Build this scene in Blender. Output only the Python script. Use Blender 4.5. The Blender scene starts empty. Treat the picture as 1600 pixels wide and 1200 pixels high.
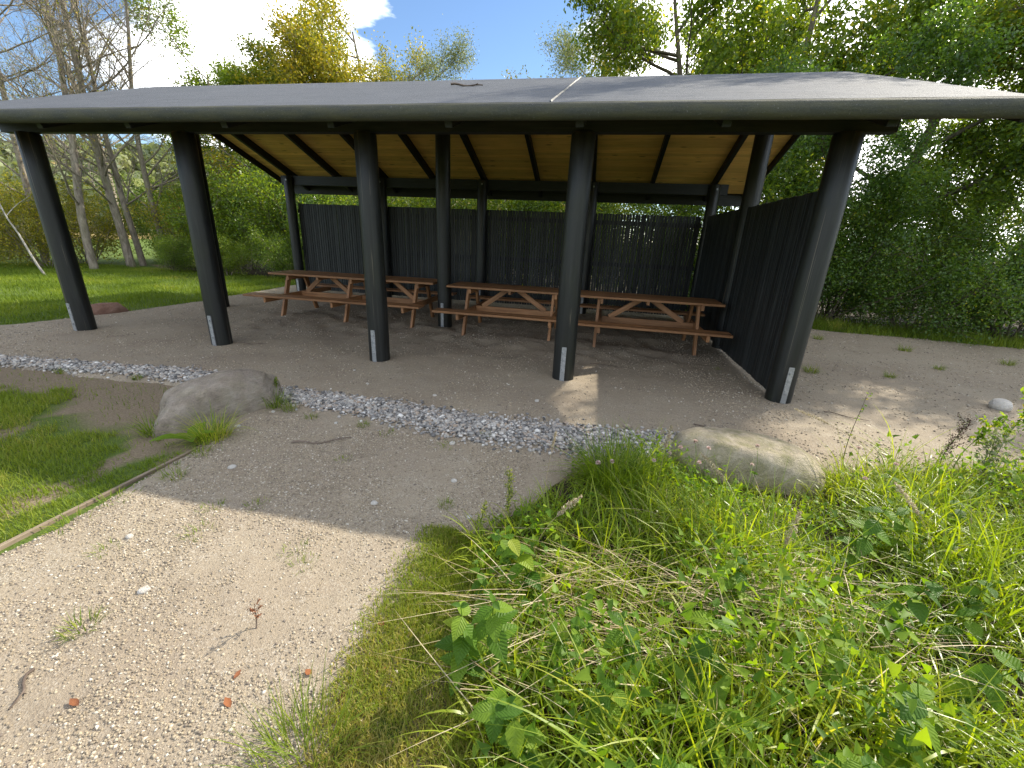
import bpy, bmesh, math, random
import numpy as np
from mathutils import Vector, Matrix, Euler

scene = bpy.context.scene
col = scene.collection
R = math.radians

# ------------------------------------------------------------------ camera
cam_d = bpy.data.cameras.new('camera')
cam = bpy.data.objects.new('camera', cam_d)
col.objects.link(cam)
cam_d.sensor_fit = 'HORIZONTAL'
cam_d.sensor_width = 36.0
cam_d.lens = 36.0 * 657.34 / 1600.0
cam_d.clip_start = 0.02
cam_d.clip_end = 3000
cr = Vector((0.97934268, 0.19784187, 0.04179119))
cu = Vector((-0.10403193, 0.3157508, 0.94312183))
cf = Vector((-0.17339339, 0.92798708, -0.32981011))
CAM = Vector((7.80542534, -5.09123973, 1.65671174))
cam.matrix_world = Matrix(((cr.x, cu.x, -cf.x, CAM.x), (cr.y, cu.y, -cf.y, CAM.y), (cr.z, cu.z, -cf.z, CAM.z), (0, 0, 0, 1)))
scene.camera = cam

# ------------------------------------------------------------------ sky, sun, exposure
SUN = Vector((0.90, 0.88, 1.0)).normalized()
SUN_EL = math.asin(SUN.z)
SUN_AZ = math.atan2(SUN.x, SUN.y)
world = bpy.data.worlds.new('World')
scene.world = world
world.use_nodes = True
nt = world.node_tree
nt.nodes.clear()
w_out = nt.nodes.new('ShaderNodeOutputWorld')
sky = nt.nodes.new('ShaderNodeTexSky')
sky.sky_type = 'NISHITA'
sky.sun_disc = False
sky.sun_elevation = SUN_EL
sky.sun_rotation = SUN_AZ
sky.air_density = 1.0
sky.dust_density = 0.05
sky.ozone_density = 4.0
bg = nt.nodes.new('ShaderNodeBackground')
bg.inputs['Strength'].default_value = 0.09
nt.links.new(sky.outputs[0], bg.inputs['Color'])
bgc = nt.nodes.new('ShaderNodeBackground')
bgc.inputs['Color'].default_value = (1.0, 0.99, 0.97, 1)
bgc.inputs['Strength'].default_value = 2.1
tc = nt.nodes.new('ShaderNodeTexCoord')
nrm = nt.nodes.new('ShaderNodeVectorMath'); nrm.operation = 'NORMALIZE'
nt.links.new(tc.outputs['Generated'], nrm.inputs[0])
mp = nt.nodes.new('ShaderNodeMapping')
mp.inputs['Scale'].default_value = (1.0, 1.0, 2.6)
mp.inputs['Location'].default_value = (3.1, 0.4, 0.0)
nt.links.new(nrm.outputs[0], mp.inputs[0])
cn = nt.nodes.new('ShaderNodeTexNoise')
cn.inputs['Scale'].default_value = 3.2
cn.inputs['Detail'].default_value = 7.0
cn.inputs['Roughness'].default_value = 0.56
cn.inputs['Distortion'].default_value = 0.35
nt.links.new(mp.outputs[0], cn.inputs['Vector'])
acc = cn.outputs['Fac']
def lobe(direction, sharp, gain, prev):
    d = nt.nodes.new('ShaderNodeVectorMath'); d.operation = 'DOT_PRODUCT'
    v = Vector(direction).normalized()
    d.inputs[1].default_value = v
    nt.links.new(nrm.outputs[0], d.inputs[0])
    s = nt.nodes.new('ShaderNodeMath'); s.operation = 'SUBTRACT'; s.inputs[1].default_value = 1.0
    nt.links.new(d.outputs['Value'], s.inputs[0])
    m = nt.nodes.new('ShaderNodeMath'); m.operation = 'MULTIPLY'; m.inputs[1].default_value = sharp
    nt.links.new(s.outputs[0], m.inputs[0])
    e = nt.nodes.new('ShaderNodeMath'); e.operation = 'EXPONENT'
    nt.links.new(m.outputs[0], e.inputs[0])
    a = nt.nodes.new('ShaderNodeMath'); a.operation = 'MULTIPLY_ADD'
    a.inputs[1].default_value = gain
    nt.links.new(e.outputs[0], a.inputs[0]); nt.links.new(prev, a.inputs[2])
    return a.outputs[0]
acc = lobe((-0.54, 0.78, 0.32), 40, 0.46, acc)
acc = lobe((0.07, 0.93, 0.36), 60, 0.44, acc)
acc = lobe((-0.22, 0.89, 0.38), 24, -0.46, acc)
acc = lobe((-0.88, 0.45, 0.22), 12, -0.24, acc)
acc = lobe((0.50, 0.80, 0.30), 20, 0.30, acc)
crp = nt.nodes.new('ShaderNodeValToRGB')
crp.color_ramp.elements[0].position = 0.46
crp.color_ramp.elements[0].color = (0, 0, 0, 1)
crp.color_ramp.elements[1].position = 0.68
crp.color_ramp.elements[1].color = (1, 1, 1, 1)
nt.links.new(acc, crp.inputs[0])
wm = nt.nodes.new('ShaderNodeMixShader')
nt.links.new(crp.outputs[0], wm.inputs[0])
nt.links.new(bg.outputs[0], wm.inputs[1])
nt.links.new(bgc.outputs[0], wm.inputs[2])
nt.links.new(wm.outputs[0], w_out.inputs['Surface'])

sun_d = bpy.data.lights.new('sun', 'SUN')
sun_d.energy = 3.7
sun_d.angle = R(0.55)
sun_d.color = (1.0, 0.92, 0.78)
sun = bpy.data.objects.new('sun', sun_d)
col.objects.link(sun)
sun.rotation_euler = (-SUN).to_track_quat('-Z', 'Y').to_euler()
sun.location = (20, 20, 25)

scene.view_settings.view_transform = 'Standard'
scene.view_settings.look = 'None'
scene.view_settings.exposure = 1.18
scene.view_settings.gamma = 1.0
scene.view_settings.use_curve_mapping = False
scene.render.engine = 'CYCLES'
scene.cycles.use_denoising = True
scene.cycles.denoiser = 'OPENIMAGEDENOISE'
scene.cycles.denoising_prefilter = 'NONE'
scene.cycles.denoising_input_passes = 'RGB_ALBEDO_NORMAL'
scene.cycles.max_bounces = 6
scene.cycles.diffuse_bounces = 4
scene.cycles.glossy_bounces = 2
scene.cycles.transmission_bounces = 4
scene.cycles.caustics_reflective = False
scene.cycles.caustics_refractive = False
scene.cycles.sample_clamp_indirect = 3.0
scene.cycles.use_guiding = True
scene.cycles.use_surface_guiding = True
scene.cycles.use_volume_guiding = False
scene.cycles.guiding_training_samples = 32

# ------------------------------------------------------------------ helpers: objects
def tag(o, label=None, cat=None, group=None, kind=None):
    if label: o['label'] = label
    if cat: o['category'] = cat
    if group: o['group'] = group
    if kind: o['kind'] = kind
    return o

def empty(name, loc=(0, 0, 0), rz=0.0, parent=None):
    o = bpy.data.objects.new(name, None)
    o.empty_display_size = 0.1
    col.objects.link(o)
    o.location = loc
    o.rotation_euler = (0, 0, rz)
    if parent: o.parent = parent
    return o

def link(name, mesh, parent=None, loc=(0, 0, 0), rot=(0, 0, 0), scale=(1, 1, 1)):
    o = bpy.data.objects.new(name, mesh)
    col.objects.link(o)
    o.location = loc; o.rotation_euler = rot; o.scale = scale
    if parent: o.parent = parent
    return o

def copy_tree(o, parent=None):
    c = o.copy()
    col.objects.link(c)
    c.parent = parent
    for ch in o.children:
        copy_tree(ch, c)
    return c

def np_mesh(name, verts, faces, mat, rnd=None, smooth=False):
    """faces: one array (F,k) or list of such arrays"""
    me = bpy.data.meshes.new(name)
    verts = np.asarray(verts, np.float32)
    if not isinstance(faces, (list, tuple)): faces = [faces]
    faces = [np.asarray(f, np.int32) for f in faces if len(f)]
    me.vertices.add(len(verts))
    me.vertices.foreach_set('co', verts.ravel())
    idx = np.concatenate([f.ravel() for f in faces])
    tot = np.concatenate([np.full(len(f), f.shape[1], np.int32) for f in faces])
    start = np.concatenate([[0], np.cumsum(tot)[:-1]]).astype(np.int32)
    me.loops.add(len(idx)); me.loops.foreach_set('vertex_index', idx)
    me.polygons.add(len(tot))
    me.polygons.foreach_set('loop_start', start)
    me.polygons.foreach_set('loop_total', tot)
    if smooth: me.polygons.foreach_set('use_smooth', np.ones(len(tot), bool))
    if rnd is not None:
        a = me.attributes.new('rnd', 'FLOAT', 'POINT')
        a.data.foreach_set('value', np.asarray(rnd, np.float32))
    me.materials.append(mat)
    me.update(calc_edges=True)
    return me

def bm_mesh(name, bm, mat, smooth=False):
    me = bpy.data.meshes.new(name)
    bm.to_mesh(me); bm.free()
    if smooth:
        me.polygons.foreach_set('use_smooth', np.ones(len(me.polygons), bool))
    me.materials.append(mat)
    return me

_box_cache = {}
def box_mesh(size, mat, bevel=0.004):
    key = (tuple(round(s, 3) for s in size), mat.name, bevel)
    if key in _box_cache: return _box_cache[key]
    bm = bmesh.new()
    bmesh.ops.create_cube(bm, size=1.0)
    bmesh.ops.scale(bm, vec=size, verts=bm.verts)
    if bevel:
        bmesh.ops.bevel(bm, geom=bm.edges[:], offset=bevel, segments=1, affect='EDGES', profile=0.5)
    me = bm_mesh('beam_mesh', bm, mat)
    _box_cache[key] = me
    return me

def box(name, size, loc, mat, parent, rot=(0, 0, 0), bevel=0.004):
    return link(name, box_mesh(size, mat, bevel), parent, loc, rot)

def bar(name, a, b, w, h, mat, parent, up=(0, 0, 1), bevel=0.003):
    """box from a to b, long axis local X, width along local Y, height along local Z (towards up)"""
    a = Vector(a); b = Vector(b)
    x = (b - a); L = x.length; x.normalize()
    u = Vector(up); y = u.cross(x).normalized(); z = x.cross(y)
    m = Matrix((x, y, z)).transposed().to_4x4()
    m.translation = (a + b) / 2
    o = link(name, box_mesh((L, w, h), mat, bevel), parent)
    o.location = m.translation; o.rotation_euler = m.to_euler()
    return o

# ------------------------------------------------------------------ helpers: numpy noise
def hash2(ix, iy, seed):
    h = (ix.astype(np.int64) * 374761393 + iy.astype(np.int64) * 668265263 + seed * 1442695041) & 0xFFFFFFFF
    h = ((h ^ (h >> 13)) * 1274126177) & 0xFFFFFFFF
    return ((h ^ (h >> 16)) & 0xFFFF) / 65535.0

def vnoise(x, y, seed=0):
    x = np.asarray(x, float); y = np.asarray(y, float)
    ix = np.floor(x); iy = np.floor(y)
    fx = x - ix; fy = y - iy
    fx = fx * fx * (3 - 2 * fx); fy = fy * fy * (3 - 2 * fy)
    a = hash2(ix, iy, seed); b = hash2(ix + 1, iy, seed); c = hash2(ix, iy + 1, seed); d = hash2(ix + 1, iy + 1, seed)
    return (a * (1 - fx) + b * fx) * (1 - fy) + (c * (1 - fx) + d * fx) * fy

def fbm(x, y, octaves=4, seed=0, gain=0.5):
    s = 0; amp = 1; tot = 0
    for o in range(octaves):
        s = s + amp * vnoise(np.asarray(x) * 2 ** o, np.asarray(y) * 2 ** o, seed + o * 17)
        tot += amp; amp *= gain
    return s / tot

def poly_sd(px, py, poly):
    """signed distance, positive inside"""
    px = np.asarray(px, float); py = np.asarray(py, float)
    best = np.full(px.shape, 1e9); inside = np.zeros(px.shape, bool)
    n = len(poly)
    for i in range(n):
        ax, ay = poly[i]; bx, by = poly[(i + 1) % n]
        dx, dy = bx - ax, by - ay
        t = np.clip(((px - ax) * dx + (py - ay) * dy) / (dx * dx + dy * dy + 1e-12), 0, 1)
        best = np.minimum(best, np.hypot(px - ax - t * dx, py - ay - t * dy))
        if ay != by:
            cond = ((ay > py) != (by > py)) & (px < (bx - ax) * (py - ay) / (by - ay) + ax)
            inside ^= cond
    return np.where(inside, best, -best)

# ------------------------------------------------------------------ helpers: materials
class NT:
    def __init__(self, name):
        self.m = bpy.data.materials.new(name)
        self.m.use_nodes = True
        self.t = self.m.node_tree
        self.t.nodes.clear()
        self.out = self.n('ShaderNodeOutputMaterial')
    def n(self, typ, **kw):
        nd = self.t.nodes.new(typ)
        for k, v in kw.items():
            if k in nd.inputs: nd.inputs[k].default_value = v
            else: setattr(nd, k, v)
        return nd
    def l(self, a, b): self.t.links.new(a, b)
    def coords(self, kind='Object', scale=(1, 1, 1), random_shift=False):
        t = self.n('ShaderNodeTexCoord')
        m = self.n('ShaderNodeMapping')
        m.inputs['Scale'].default_value = scale
        if random_shift:
            oi = self.n('ShaderNodeObjectInfo')
            k = self.n('ShaderNodeVectorMath', operation='SCALE')
            k.inputs[0].default_value = (37.0, 19.0, 53.0)
            self.l(oi.outputs['Random'], k.inputs['Scale'])
            self.l(k.outputs[0], m.inputs['Location'])
        self.l(t.outputs[kind], m.inputs['Vector'])
        return m.outputs[0]
    def noise(self, vec, scale, detail=4, rough=0.5, dist=0.0):
        n = self.n('ShaderNodeTexNoise')
        n.inputs['Scale'].default_value = scale
        n.inputs['Detail'].default_value = detail
        n.inputs['Roughness'].default_value = rough
        n.inputs['Distortion'].default_value = dist
        if vec is not None: self.l(vec, n.inputs['Vector'])
        return n.outputs['Fac']
    def ramp(self, fac, stops, interp='LINEAR'):
        r = self.n('ShaderNodeValToRGB')
        r.color_ramp.interpolation = interp
        el = r.color_ramp.elements
        while len(el) > 1: el.remove(el[-1])
        el[0].position = stops[0][0]; el[0].color = (*stops[0][1], 1)
        for p, c in stops[1:]:
            e = el.new(p); e.color = (*c, 1)
        self.l(fac, r.inputs[0])
        return r.outputs[0]
    def mix(self, fac, a, b, blend='MIX'):
        m = self.n('ShaderNodeMix', data_type='RGBA', blend_type=blend)
        for i, v in ((0, fac), (6, a), (7, b)):
            if hasattr(v, 'is_linked') or hasattr(v, 'links'): self.l(v, m.inputs[i])
            else: m.inputs[i].default_value = v if i == 0 else (*v, 1)
        return m.outputs[2]
    def math(self, op, a, b=None, c=None):
        m = self.n('ShaderNodeMath', operation=op)
        for i, v in enumerate((a, b, c)):
            if v is None: continue
            if hasattr(v, 'links'): self.l(v, m.inputs[i])
            else: m.inputs[i].default_value = v
        return m.outputs[0]
    def bump(self, h, strength=0.5, dist=0.01, prev=None):
        b = self.n('ShaderNodeBump')
        b.inputs['Strength'].default_value = strength
        b.inputs['Distance'].default_value = dist
        self.l(h, b.inputs['Height'])
        if prev is not None: self.l(prev, b.inputs['Normal'])
        return b.outputs[0]
    def finish(self, color, rough=0.6, bump=None, spec=0.5, metal=0.0):
        p = self.n('ShaderNodeBsdfPrincipled')
        if hasattr(color, 'links'): self.l(color, p.inputs['Base Color'])
        else: p.inputs['Base Color'].default_value = (*color, 1)
        if hasattr(rough, 'links'): self.l(rough, p.inputs['Roughness'])
        else: p.inputs['Roughness'].default_value = rough
        p.inputs['Specular IOR Level'].default_value = spec
        p.inputs['Metallic'].default_value = metal
        if bump is not None: self.l(bump, p.inputs['Normal'])
        self.l(p.outputs[0], self.out.inputs['Surface'])
        return self.m

def rnd_attr(s):
    a = s.n('ShaderNodeAttribute', attribute_name='rnd')
    return a.outputs['Fac']

def leaf_material(name, stops, trans=0.45, rough=0.42, spec=0.5, tint=(1.25, 1.15, 0.45), objvar=0.0):
    s = NT(name)
    r = rnd_attr(s)
    if objvar:
        oi = s.n('ShaderNodeObjectInfo')
        v = s.math('MULTIPLY_ADD', oi.outputs['Random'], objvar, -objvar / 2)
        r = s.math('ADD', r, v)
    c = s.ramp(r, stops)
    p = s.n('ShaderNodeBsdfPrincipled')
    s.l(c, p.inputs['Base Color'])
    p.inputs['Roughness'].default_value = rough
    p.inputs['Specular IOR Level'].default_value = spec
    t = s.n('ShaderNodeBsdfTranslucent')
    tc_ = s.mix(1.0, c, tint, 'MULTIPLY')
    s.l(tc_, t.inputs['Color'])
    m = s.n('ShaderNodeMixShader')
    m.inputs[0].default_value = trans
    s.l(p.outputs[0], m.inputs[1]); s.l(t.outputs[0], m.inputs[2])
    s.l(m.outputs[0], s.out.inputs['Surface'])
    return s.m

def wood_material(name, c_dark, c_mid, c_light, axis=0, rough=0.55, spec=0.4, fine=1.0, knots=0.0, bump=0.25, var=0.34):
    s = NT(name)
    sc = [22.0 * fine, 22.0 * fine, 22.0 * fine]; sc[axis] = 1.3
    v = s.coords('Object', tuple(sc), True)
    g = s.noise(v, 1.6, 6, 0.62, 0.6)
    c = s.ramp(g, [(0.28, c_dark), (0.5, c_mid), (0.74, c_light)])
    v2 = s.coords('Object', (1, 1, 1), True)
    big = s.noise(v2, 1.7, 3, 0.5)
    c = s.mix(s.ramp(big, [(0.35, (0, 0, 0)), (0.7, (0.55, 0.55, 0.55))]), c, tuple(0.72 * a for a in c_mid))
    oi = s.n('ShaderNodeObjectInfo')
    val = s.math('MULTIPLY_ADD', oi.outputs['Random'], var, 1.0 - var / 2)
    hv = s.n('ShaderNodeHueSaturation')
    s.l(val, hv.inputs['Value']); s.l(c, hv.inputs['Color'])
    c = hv.outputs[0]
    if knots:
        kc = [7.0, 7.0, 7.0]; kc[axis] = 2.4
        kv = s.coords('Object', tuple(kc), True)
        vo = s.n('ShaderNodeTexVoronoi', feature='F1')
        vo.inputs['Scale'].default_value = 1.0
        s.l(kv, vo.inputs['Vector'])
        km = s.ramp(vo.outputs['Distance'], [(0.0, (1, 1, 1)), (0.10, (0.85, 0.85, 0.85)), (0.19, (0, 0, 0))])
        c = s.mix(s.math('MULTIPLY', km, knots), c, tuple(0.32 * a for a in c_dark))
    b = s.bump(g, bump, 0.004)
    ro = s.math('MULTIPLY_ADD', g, 0.3, rough - 0.15)
    return s.finish(c, ro, b, spec)

# table timber, black stained timber, ceiling pine
M = {}
M['table'] = wood_material('red_brown_table_wood', (0.15, 0.066, 0.027), (0.31, 0.150, 0.064), (0.43, 0.225, 0.108), knots=0.45, var=0.5, rough=0.5)
M['pine'] = wood_material('ceiling_pine', (0.64, 0.36, 0.11), (0.84, 0.53, 0.18), (0.90, 0.61, 0.24), knots=0.75, rough=0.62, spec=0.25)
M['black'] = wood_material('black_stained_timber', (0.007, 0.0075, 0.0075), (0.014, 0.015, 0.015), (0.026, 0.028, 0.027), rough=0.52, spec=0.3)
M['slat'] = wood_material('black_slat_timber', (0.013, 0.014, 0.014), (0.028, 0.031, 0.031), (0.050, 0.055, 0.053), axis=0, rough=0.55, spec=0.28, var=0.9)

def post_material():
    s = NT('black_round_post')
    v = s.coords('Object', (16, 16, 0.7), True)
    g = s.noise(v, 1.5, 6, 0.6, 0.8)
    c = s.ramp(g, [(0.3, (0.007, 0.0075, 0.0075)), (0.55, (0.014, 0.015, 0.0145)), (0.8, (0.028, 0.030, 0.027))])
    v2 = s.coords('Object', (30, 30, 0.32), True)
    ck = s.noise(v2, 1.0, 3, 0.5, 1.5)
    crack = s.ramp(ck, [(0.675, (0, 0, 0)), (0.70, (1, 1, 1))])
    c = s.mix(s.math('MULTIPLY', crack, 0.5), c, (0.16, 0.13, 0.10))
    # green algae film low on the posts' shady sides
    v3 = s.coords('Object', (3, 3, 1.2), True)
    al = s.ramp(s.noise(v3, 1.4, 5, 0.6), [(0.5, (0, 0, 0)), (0.75, (0.5, 0.5, 0.5))])
    c = s.mix(al, c, (0.022, 0.026, 0.013))
    b = s.bump(g, 0.35, 0.006)
    b = s.bump(ck, 0.25, 0.004, b)
    return s.finish(c, s.math('MULTIPLY_ADD', g, 0.25, 0.30), b, 0.36)
M['post'] = post_material()

def felt_material(name, base, moss):
    s = NT(name)
    v = s.coords('Object')
    n1 = s.noise(v, 120, 3, 0.75)
    n2 = s.noise(v, 2.2, 5, 0.6)
    c = s.ramp(n1, [(0.3, tuple(0.55 * a for a in base)), (0.55, base), (0.72, tuple(1.9 * a for a in base))])
    c = s.mix(s.ramp(n2, [(0.35, (0, 0, 0)), (0.75, (0.35, 0.35, 0.35))]), c, tuple(1.5 * a for a in base))
    if moss:
        n3 = s.noise(s.coords('Object', (1, 5, 5)), 2.6, 6, 0.65)
        c = s.mix(s.ramp(n3, [(0.36, (0, 0, 0)), (0.66, (0.75, 0.75, 0.75))]), c, (0.080, 0.077, 0.040))
    vo = s.n('ShaderNodeTexVoronoi'); vo.inputs['Scale'].default_value = 170
    s.l(v, vo.inputs['Vector'])
    sp = s.ramp(s.noise(v, 55, 2, 0.5), [(0.66, (0, 0, 0)), (0.74, (1, 1, 1))])
    c = s.mix(s.math('MULTIPLY', sp, 0.25), c, (0.32, 0.32, 0.33))
    wr = s.noise(s.coords('Object', (0.35, 6, 6)), 1.6, 5, 0.62, 0.3)
    c = s.mix(s.ramp(wr, [(0.30, (0.55, 0.55, 0.55)), (0.42, (0, 0, 0))]), c, tuple(0.5 * a for a in base))
    c = s.mix(s.ramp(wr, [(0.60, (0, 0, 0)), (0.75, (0.35, 0.35, 0.35))]), c, tuple(1.7 * a for a in base))
    b = s.bump(vo.outputs['Distance'], 0.55, 0.006)
    b = s.bump(n2, 0.5, 0.03, b)
    b = s.bump(wr, 0.35, 0.03, b)
    return s.finish(c, 0.78, b, 0.35)
M['felt'] = felt_material('grey_mineral_felt', (0.080, 0.086, 0.096), False)
M['felt_edge'] = felt_material('mossy_rolled_felt_edge', (0.046, 0.049, 0.043), True)

def bitumen():
    s = NT('bitumen_seam')
    n = s.noise(s.coords(), 40, 4)
    return s.finish(s.ramp(n, [(0.4, (0.07, 0.067, 0.062)), (0.6, (0.12, 0.112, 0.10))]), 0.5)
M['seam'] = bitumen()

def steel():
    s = NT('galvanised_steel')
    vo = s.n('ShaderNodeTexVoronoi'); vo.inputs['Scale'].default_value = 45
    s.l(s.coords(), vo.inputs['Vector'])
    c = s.ramp(vo.outputs['Color'], [(0.2, (0.24, 0.25, 0.26)), (0.8, (0.36, 0.37, 0.38))])
    n = s.noise(s.coords(), 9, 4)
    c = s.mix(s.ramp(n, [(0.55, (0, 0, 0)), (0.8, (0.5, 0.5, 0.5))]), c, (0.13, 0.12, 0.105))
    return s.finish(c, 0.5, None, 0.5, 0.55)
M['steel'] = steel()

def gravel_material():
    s = NT('sandy_gravel')
    v = s.coords('Object')
    vo = s.n('ShaderNodeTexVoronoi', feature='F1'); vo.inputs['Scale'].default_value = 150
    vo.inputs['Randomness'].default_value = 1.0
    s.l(v, vo.inputs['Vector'])
    sep = s.n('ShaderNodeSeparateColor'); s.l(vo.outputs['Color'], sep.inputs[0])
    chips = s.ramp(sep.outputs[0], [(0.0, (0.147, 0.124, 0.096)), (0.25, (0.241, 0.200, 0.147)), (0.6, (0.310, 0.260, 0.191)), (0.86, (0.365, 0.320, 0.246)), (1.0, (0.466, 0.440, 0.381))])
    fine = s.noise(v, 330, 3, 0.7)
    sand = s.ramp(fine, [(0.3, (0.186, 0.152, 0.108)), (0.5, (0.287, 0.240, 0.173)), (0.75, (0.380, 0.328, 0.246))])
    big = s.noise(v, 0.9, 5, 0.6)
    mid = s.noise(v, 5.0, 5, 0.6)
    c = s.mix(s.ramp(mid, [(0.38, (0.15, 0.15, 0.15)), (0.66, (0.85, 0.85, 0.85))]), sand, chips)
    c = s.mix(s.ramp(big, [(0.38, (0, 0, 0)), (0.7, (0.42, 0.42, 0.42))]), c, (0.202, 0.156, 0.116))
    damp = s.noise(v, 1.9, 6, 0.65, 0.5)
    c = s.mix(s.ramp(damp, [(0.55, (0, 0, 0)), (0.75, (0.35, 0.35, 0.35))]), c, (0.116, 0.092, 0.070))
    b = s.bump(mid, 0.6, 0.03)
    b = s.bump(vo.outputs['Distance'], 0.4, 0.006, b)
    b = s.bump(fine, 0.4, 0.003, b)
    return s.finish(c, 0.92, b, 0.2)
M['gravel'] = gravel_material()

def soil_material():
    s = NT('lawn_soil')
    v = s.coords('Object')
    n = s.noise(v, 2.3, 6, 0.62)
    f = s.noise(v, 70, 4, 0.7)
    soil = s.ramp(f, [(0.3, (0.13, 0.10, 0.065)), (0.6, (0.24, 0.19, 0.13)), (0.8, (0.36, 0.30, 0.21))])
    green = s.ramp(f, [(0.3, (0.050, 0.080, 0.016)), (0.6, (0.105, 0.150, 0.028)), (0.85, (0.18, 0.19, 0.06))])
    humus = s.ramp(f, [(0.3, (0.020, 0.016, 0.010)), (0.6, (0.050, 0.040, 0.024)), (0.85, (0.12, 0.095, 0.06))])
    a = s.math('ADD', rnd_attr(s), s.math('MULTIPLY_ADD', n, 0.5, -0.25))
    c = s.mix(s.ramp(a, [(0.15, (0, 0, 0)), (0.40, (1, 1, 1))]), green, soil)
    c = s.mix(s.ramp(a, [(0.72, (0, 0, 0)), (0.85, (1, 1, 1))]), c, humus)
    b = s.bump(f, 0.7, 0.02)
    return s.finish(c, 0.95, b, 0.15)
M['soil'] = soil_material()

def stone_material(name, stops, scale=30, speck=(0.05, 0.05, 0.05), speck_amt=0.5, moss=0.0, crack=0.0):
    s = NT(name)
    v = s.coords('Object')
    n = s.noise(v, scale * 0.12, 6, 0.62)
    f = s.noise(v, scale * 2.0, 5, 0.8)
    c = s.ramp(n, stops)
    c = s.mix(s.math('MULTIPLY', s.ramp(f, [(0.52, (0, 0, 0)), (0.66, (1, 1, 1))]), speck_amt), c, speck)
    c = s.mix(s.math('MULTIPLY', s.ramp(f, [(0.30, (1, 1, 1)), (0.40, (0, 0, 0))]), speck_amt), c, tuple(min(1, 1.5 * a) for a in stops[-1][1]))
    if moss:
        mo = s.noise(v, scale * 0.2, 6, 0.65, 0.4)
        c = s.mix(s.math('MULTIPLY', s.ramp(mo, [(0.42, (0, 0, 0)), (0.62, (1, 1, 1))]), moss), c, (0.20, 0.19, 0.085))
    h = s.math('ADD', n, s.math('MULTIPLY', f, 0.25))
    b = s.bump(h, 0.9, 0.06)
    if crack:
        w = s.noise(s.coords('Object', (3.0, 9.0, 16.0)), 1.5, 7, 0.68, 0.8)
        b = s.bump(w, crack, 0.06, b)
        c = s.mix(s.ramp(w, [(0.30, (0.6, 0.6, 0.6)), (0.42, (0, 0, 0))]), c, tuple(0.4 * a for a in stops[0][1]))
    return s.finish(c, 0.88, b, 0.25)
M['boulder_l'] = stone_material('grey_gneiss', [(0.28, (0.185, 0.150, 0.115)), (0.5, (0.315, 0.265, 0.215)), (0.72, (0.42, 0.37, 0.31))], 45, speck_amt=0.35, moss=0.2, crack=0.5)
M['boulder_r'] = stone_material('pale_granite', [(0.28, (0.28, 0.24, 0.17)), (0.5, (0.39, 0.335, 0.245)), (0.72, (0.48, 0.42, 0.32))], 40, speck_amt=0.5, moss=0.65)
M['boulder_p'] = stone_material('reddish_granite', [(0.3, (0.17, 0.09, 0.065)), (0.5, (0.26, 0.15, 0.11)), (0.7, (0.34, 0.22, 0.17))], 30, speck_amt=0.35)

def attr_stone(name, stops):
    s = NT(name)
    c = s.ramp(rnd_attr(s), stops)
    n = s.noise(s.coords('Object'), 60, 4, 0.6)
    c = s.mix(s.ramp(n, [(0.4, (0, 0, 0)), (0.75, (0.3, 0.3, 0.3))]), c, (0.24, 0.21, 0.18))
    return s.finish(c, 0.85, None, 0.3)
M['cobble'] = attr_stone('mixed_beach_stones', [(0.0, (0.07, 0.07, 0.07)), (0.2, (0.21, 0.205, 0.20)), (0.42, (0.31, 0.30, 0.28)), (0.62, (0.42, 0.395, 0.36)), (0.74, (0.34, 0.26, 0.19)), (0.88, (0.45, 0.42, 0.38)), (1.0, (0.70, 0.68, 0.64))])
M['chips'] = attr_stone('gravel_chips', [(0.0, (0.146, 0.120, 0.099)), (0.2, (0.241, 0.198, 0.142)), (0.55, (0.335, 0.275, 0.189)), (0.85, (0.413, 0.353, 0.258)), (1.0, (0.585, 0.542, 0.464))])
M['pale_stone'] = stone_material('pale_loose_stone', [(0.3, (0.45, 0.42, 0.37)), (0.7, (0.66, 0.63, 0.58))], 30, speck_amt=0.2)
M['edging'] = wood_material('weathered_edging_board', (0.10, 0.08, 0.055), (0.19, 0.15, 0.105), (0.28, 0.235, 0.17), rough=0.8, spec=0.15)
M['twig'] = wood_material('dead_twig', (0.06, 0.045, 0.035), (0.13, 0.10, 0.08), (0.22, 0.18, 0.15), rough=0.85, spec=0.15)

def bark_material(name, a, b_, c_, moss):
    s = NT(name)
    v = s.coords('Object', (9, 9, 2.2))
    n = s.noise(v, 1.6, 6, 0.65, 0.8)
    c = s.ramp(n, [(0.3, a), (0.52, b_), (0.74, c_)])
    m = s.noise(s.coords('Object', (2, 2, 1)), 2.0, 5, 0.6)
    c = s.mix(s.ramp(m, [(0.45, (0, 0, 0)), (0.68, (moss, moss, moss))]), c, (0.17, 0.18, 0.075))
    return s.finish(c, 0.9, s.bump(n, 0.8, 0.03), 0.15)
M['bark'] = bark_material('grey_brown_bark', (0.11, 0.09, 0.07), (0.26, 0.22, 0.175), (0.40, 0.35, 0.29), 0.4)
M['bark_dark'] = bark_material('dark_bark', (0.055, 0.045, 0.034), (0.13, 0.105, 0.08), (0.21, 0.18, 0.14), 0.35)
M['bark_pale'] = bark_material('pale_dead_wood', (0.22, 0.20, 0.17), (0.40, 0.37, 0.33), (0.55, 0.52, 0.48), 0.1)

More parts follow.
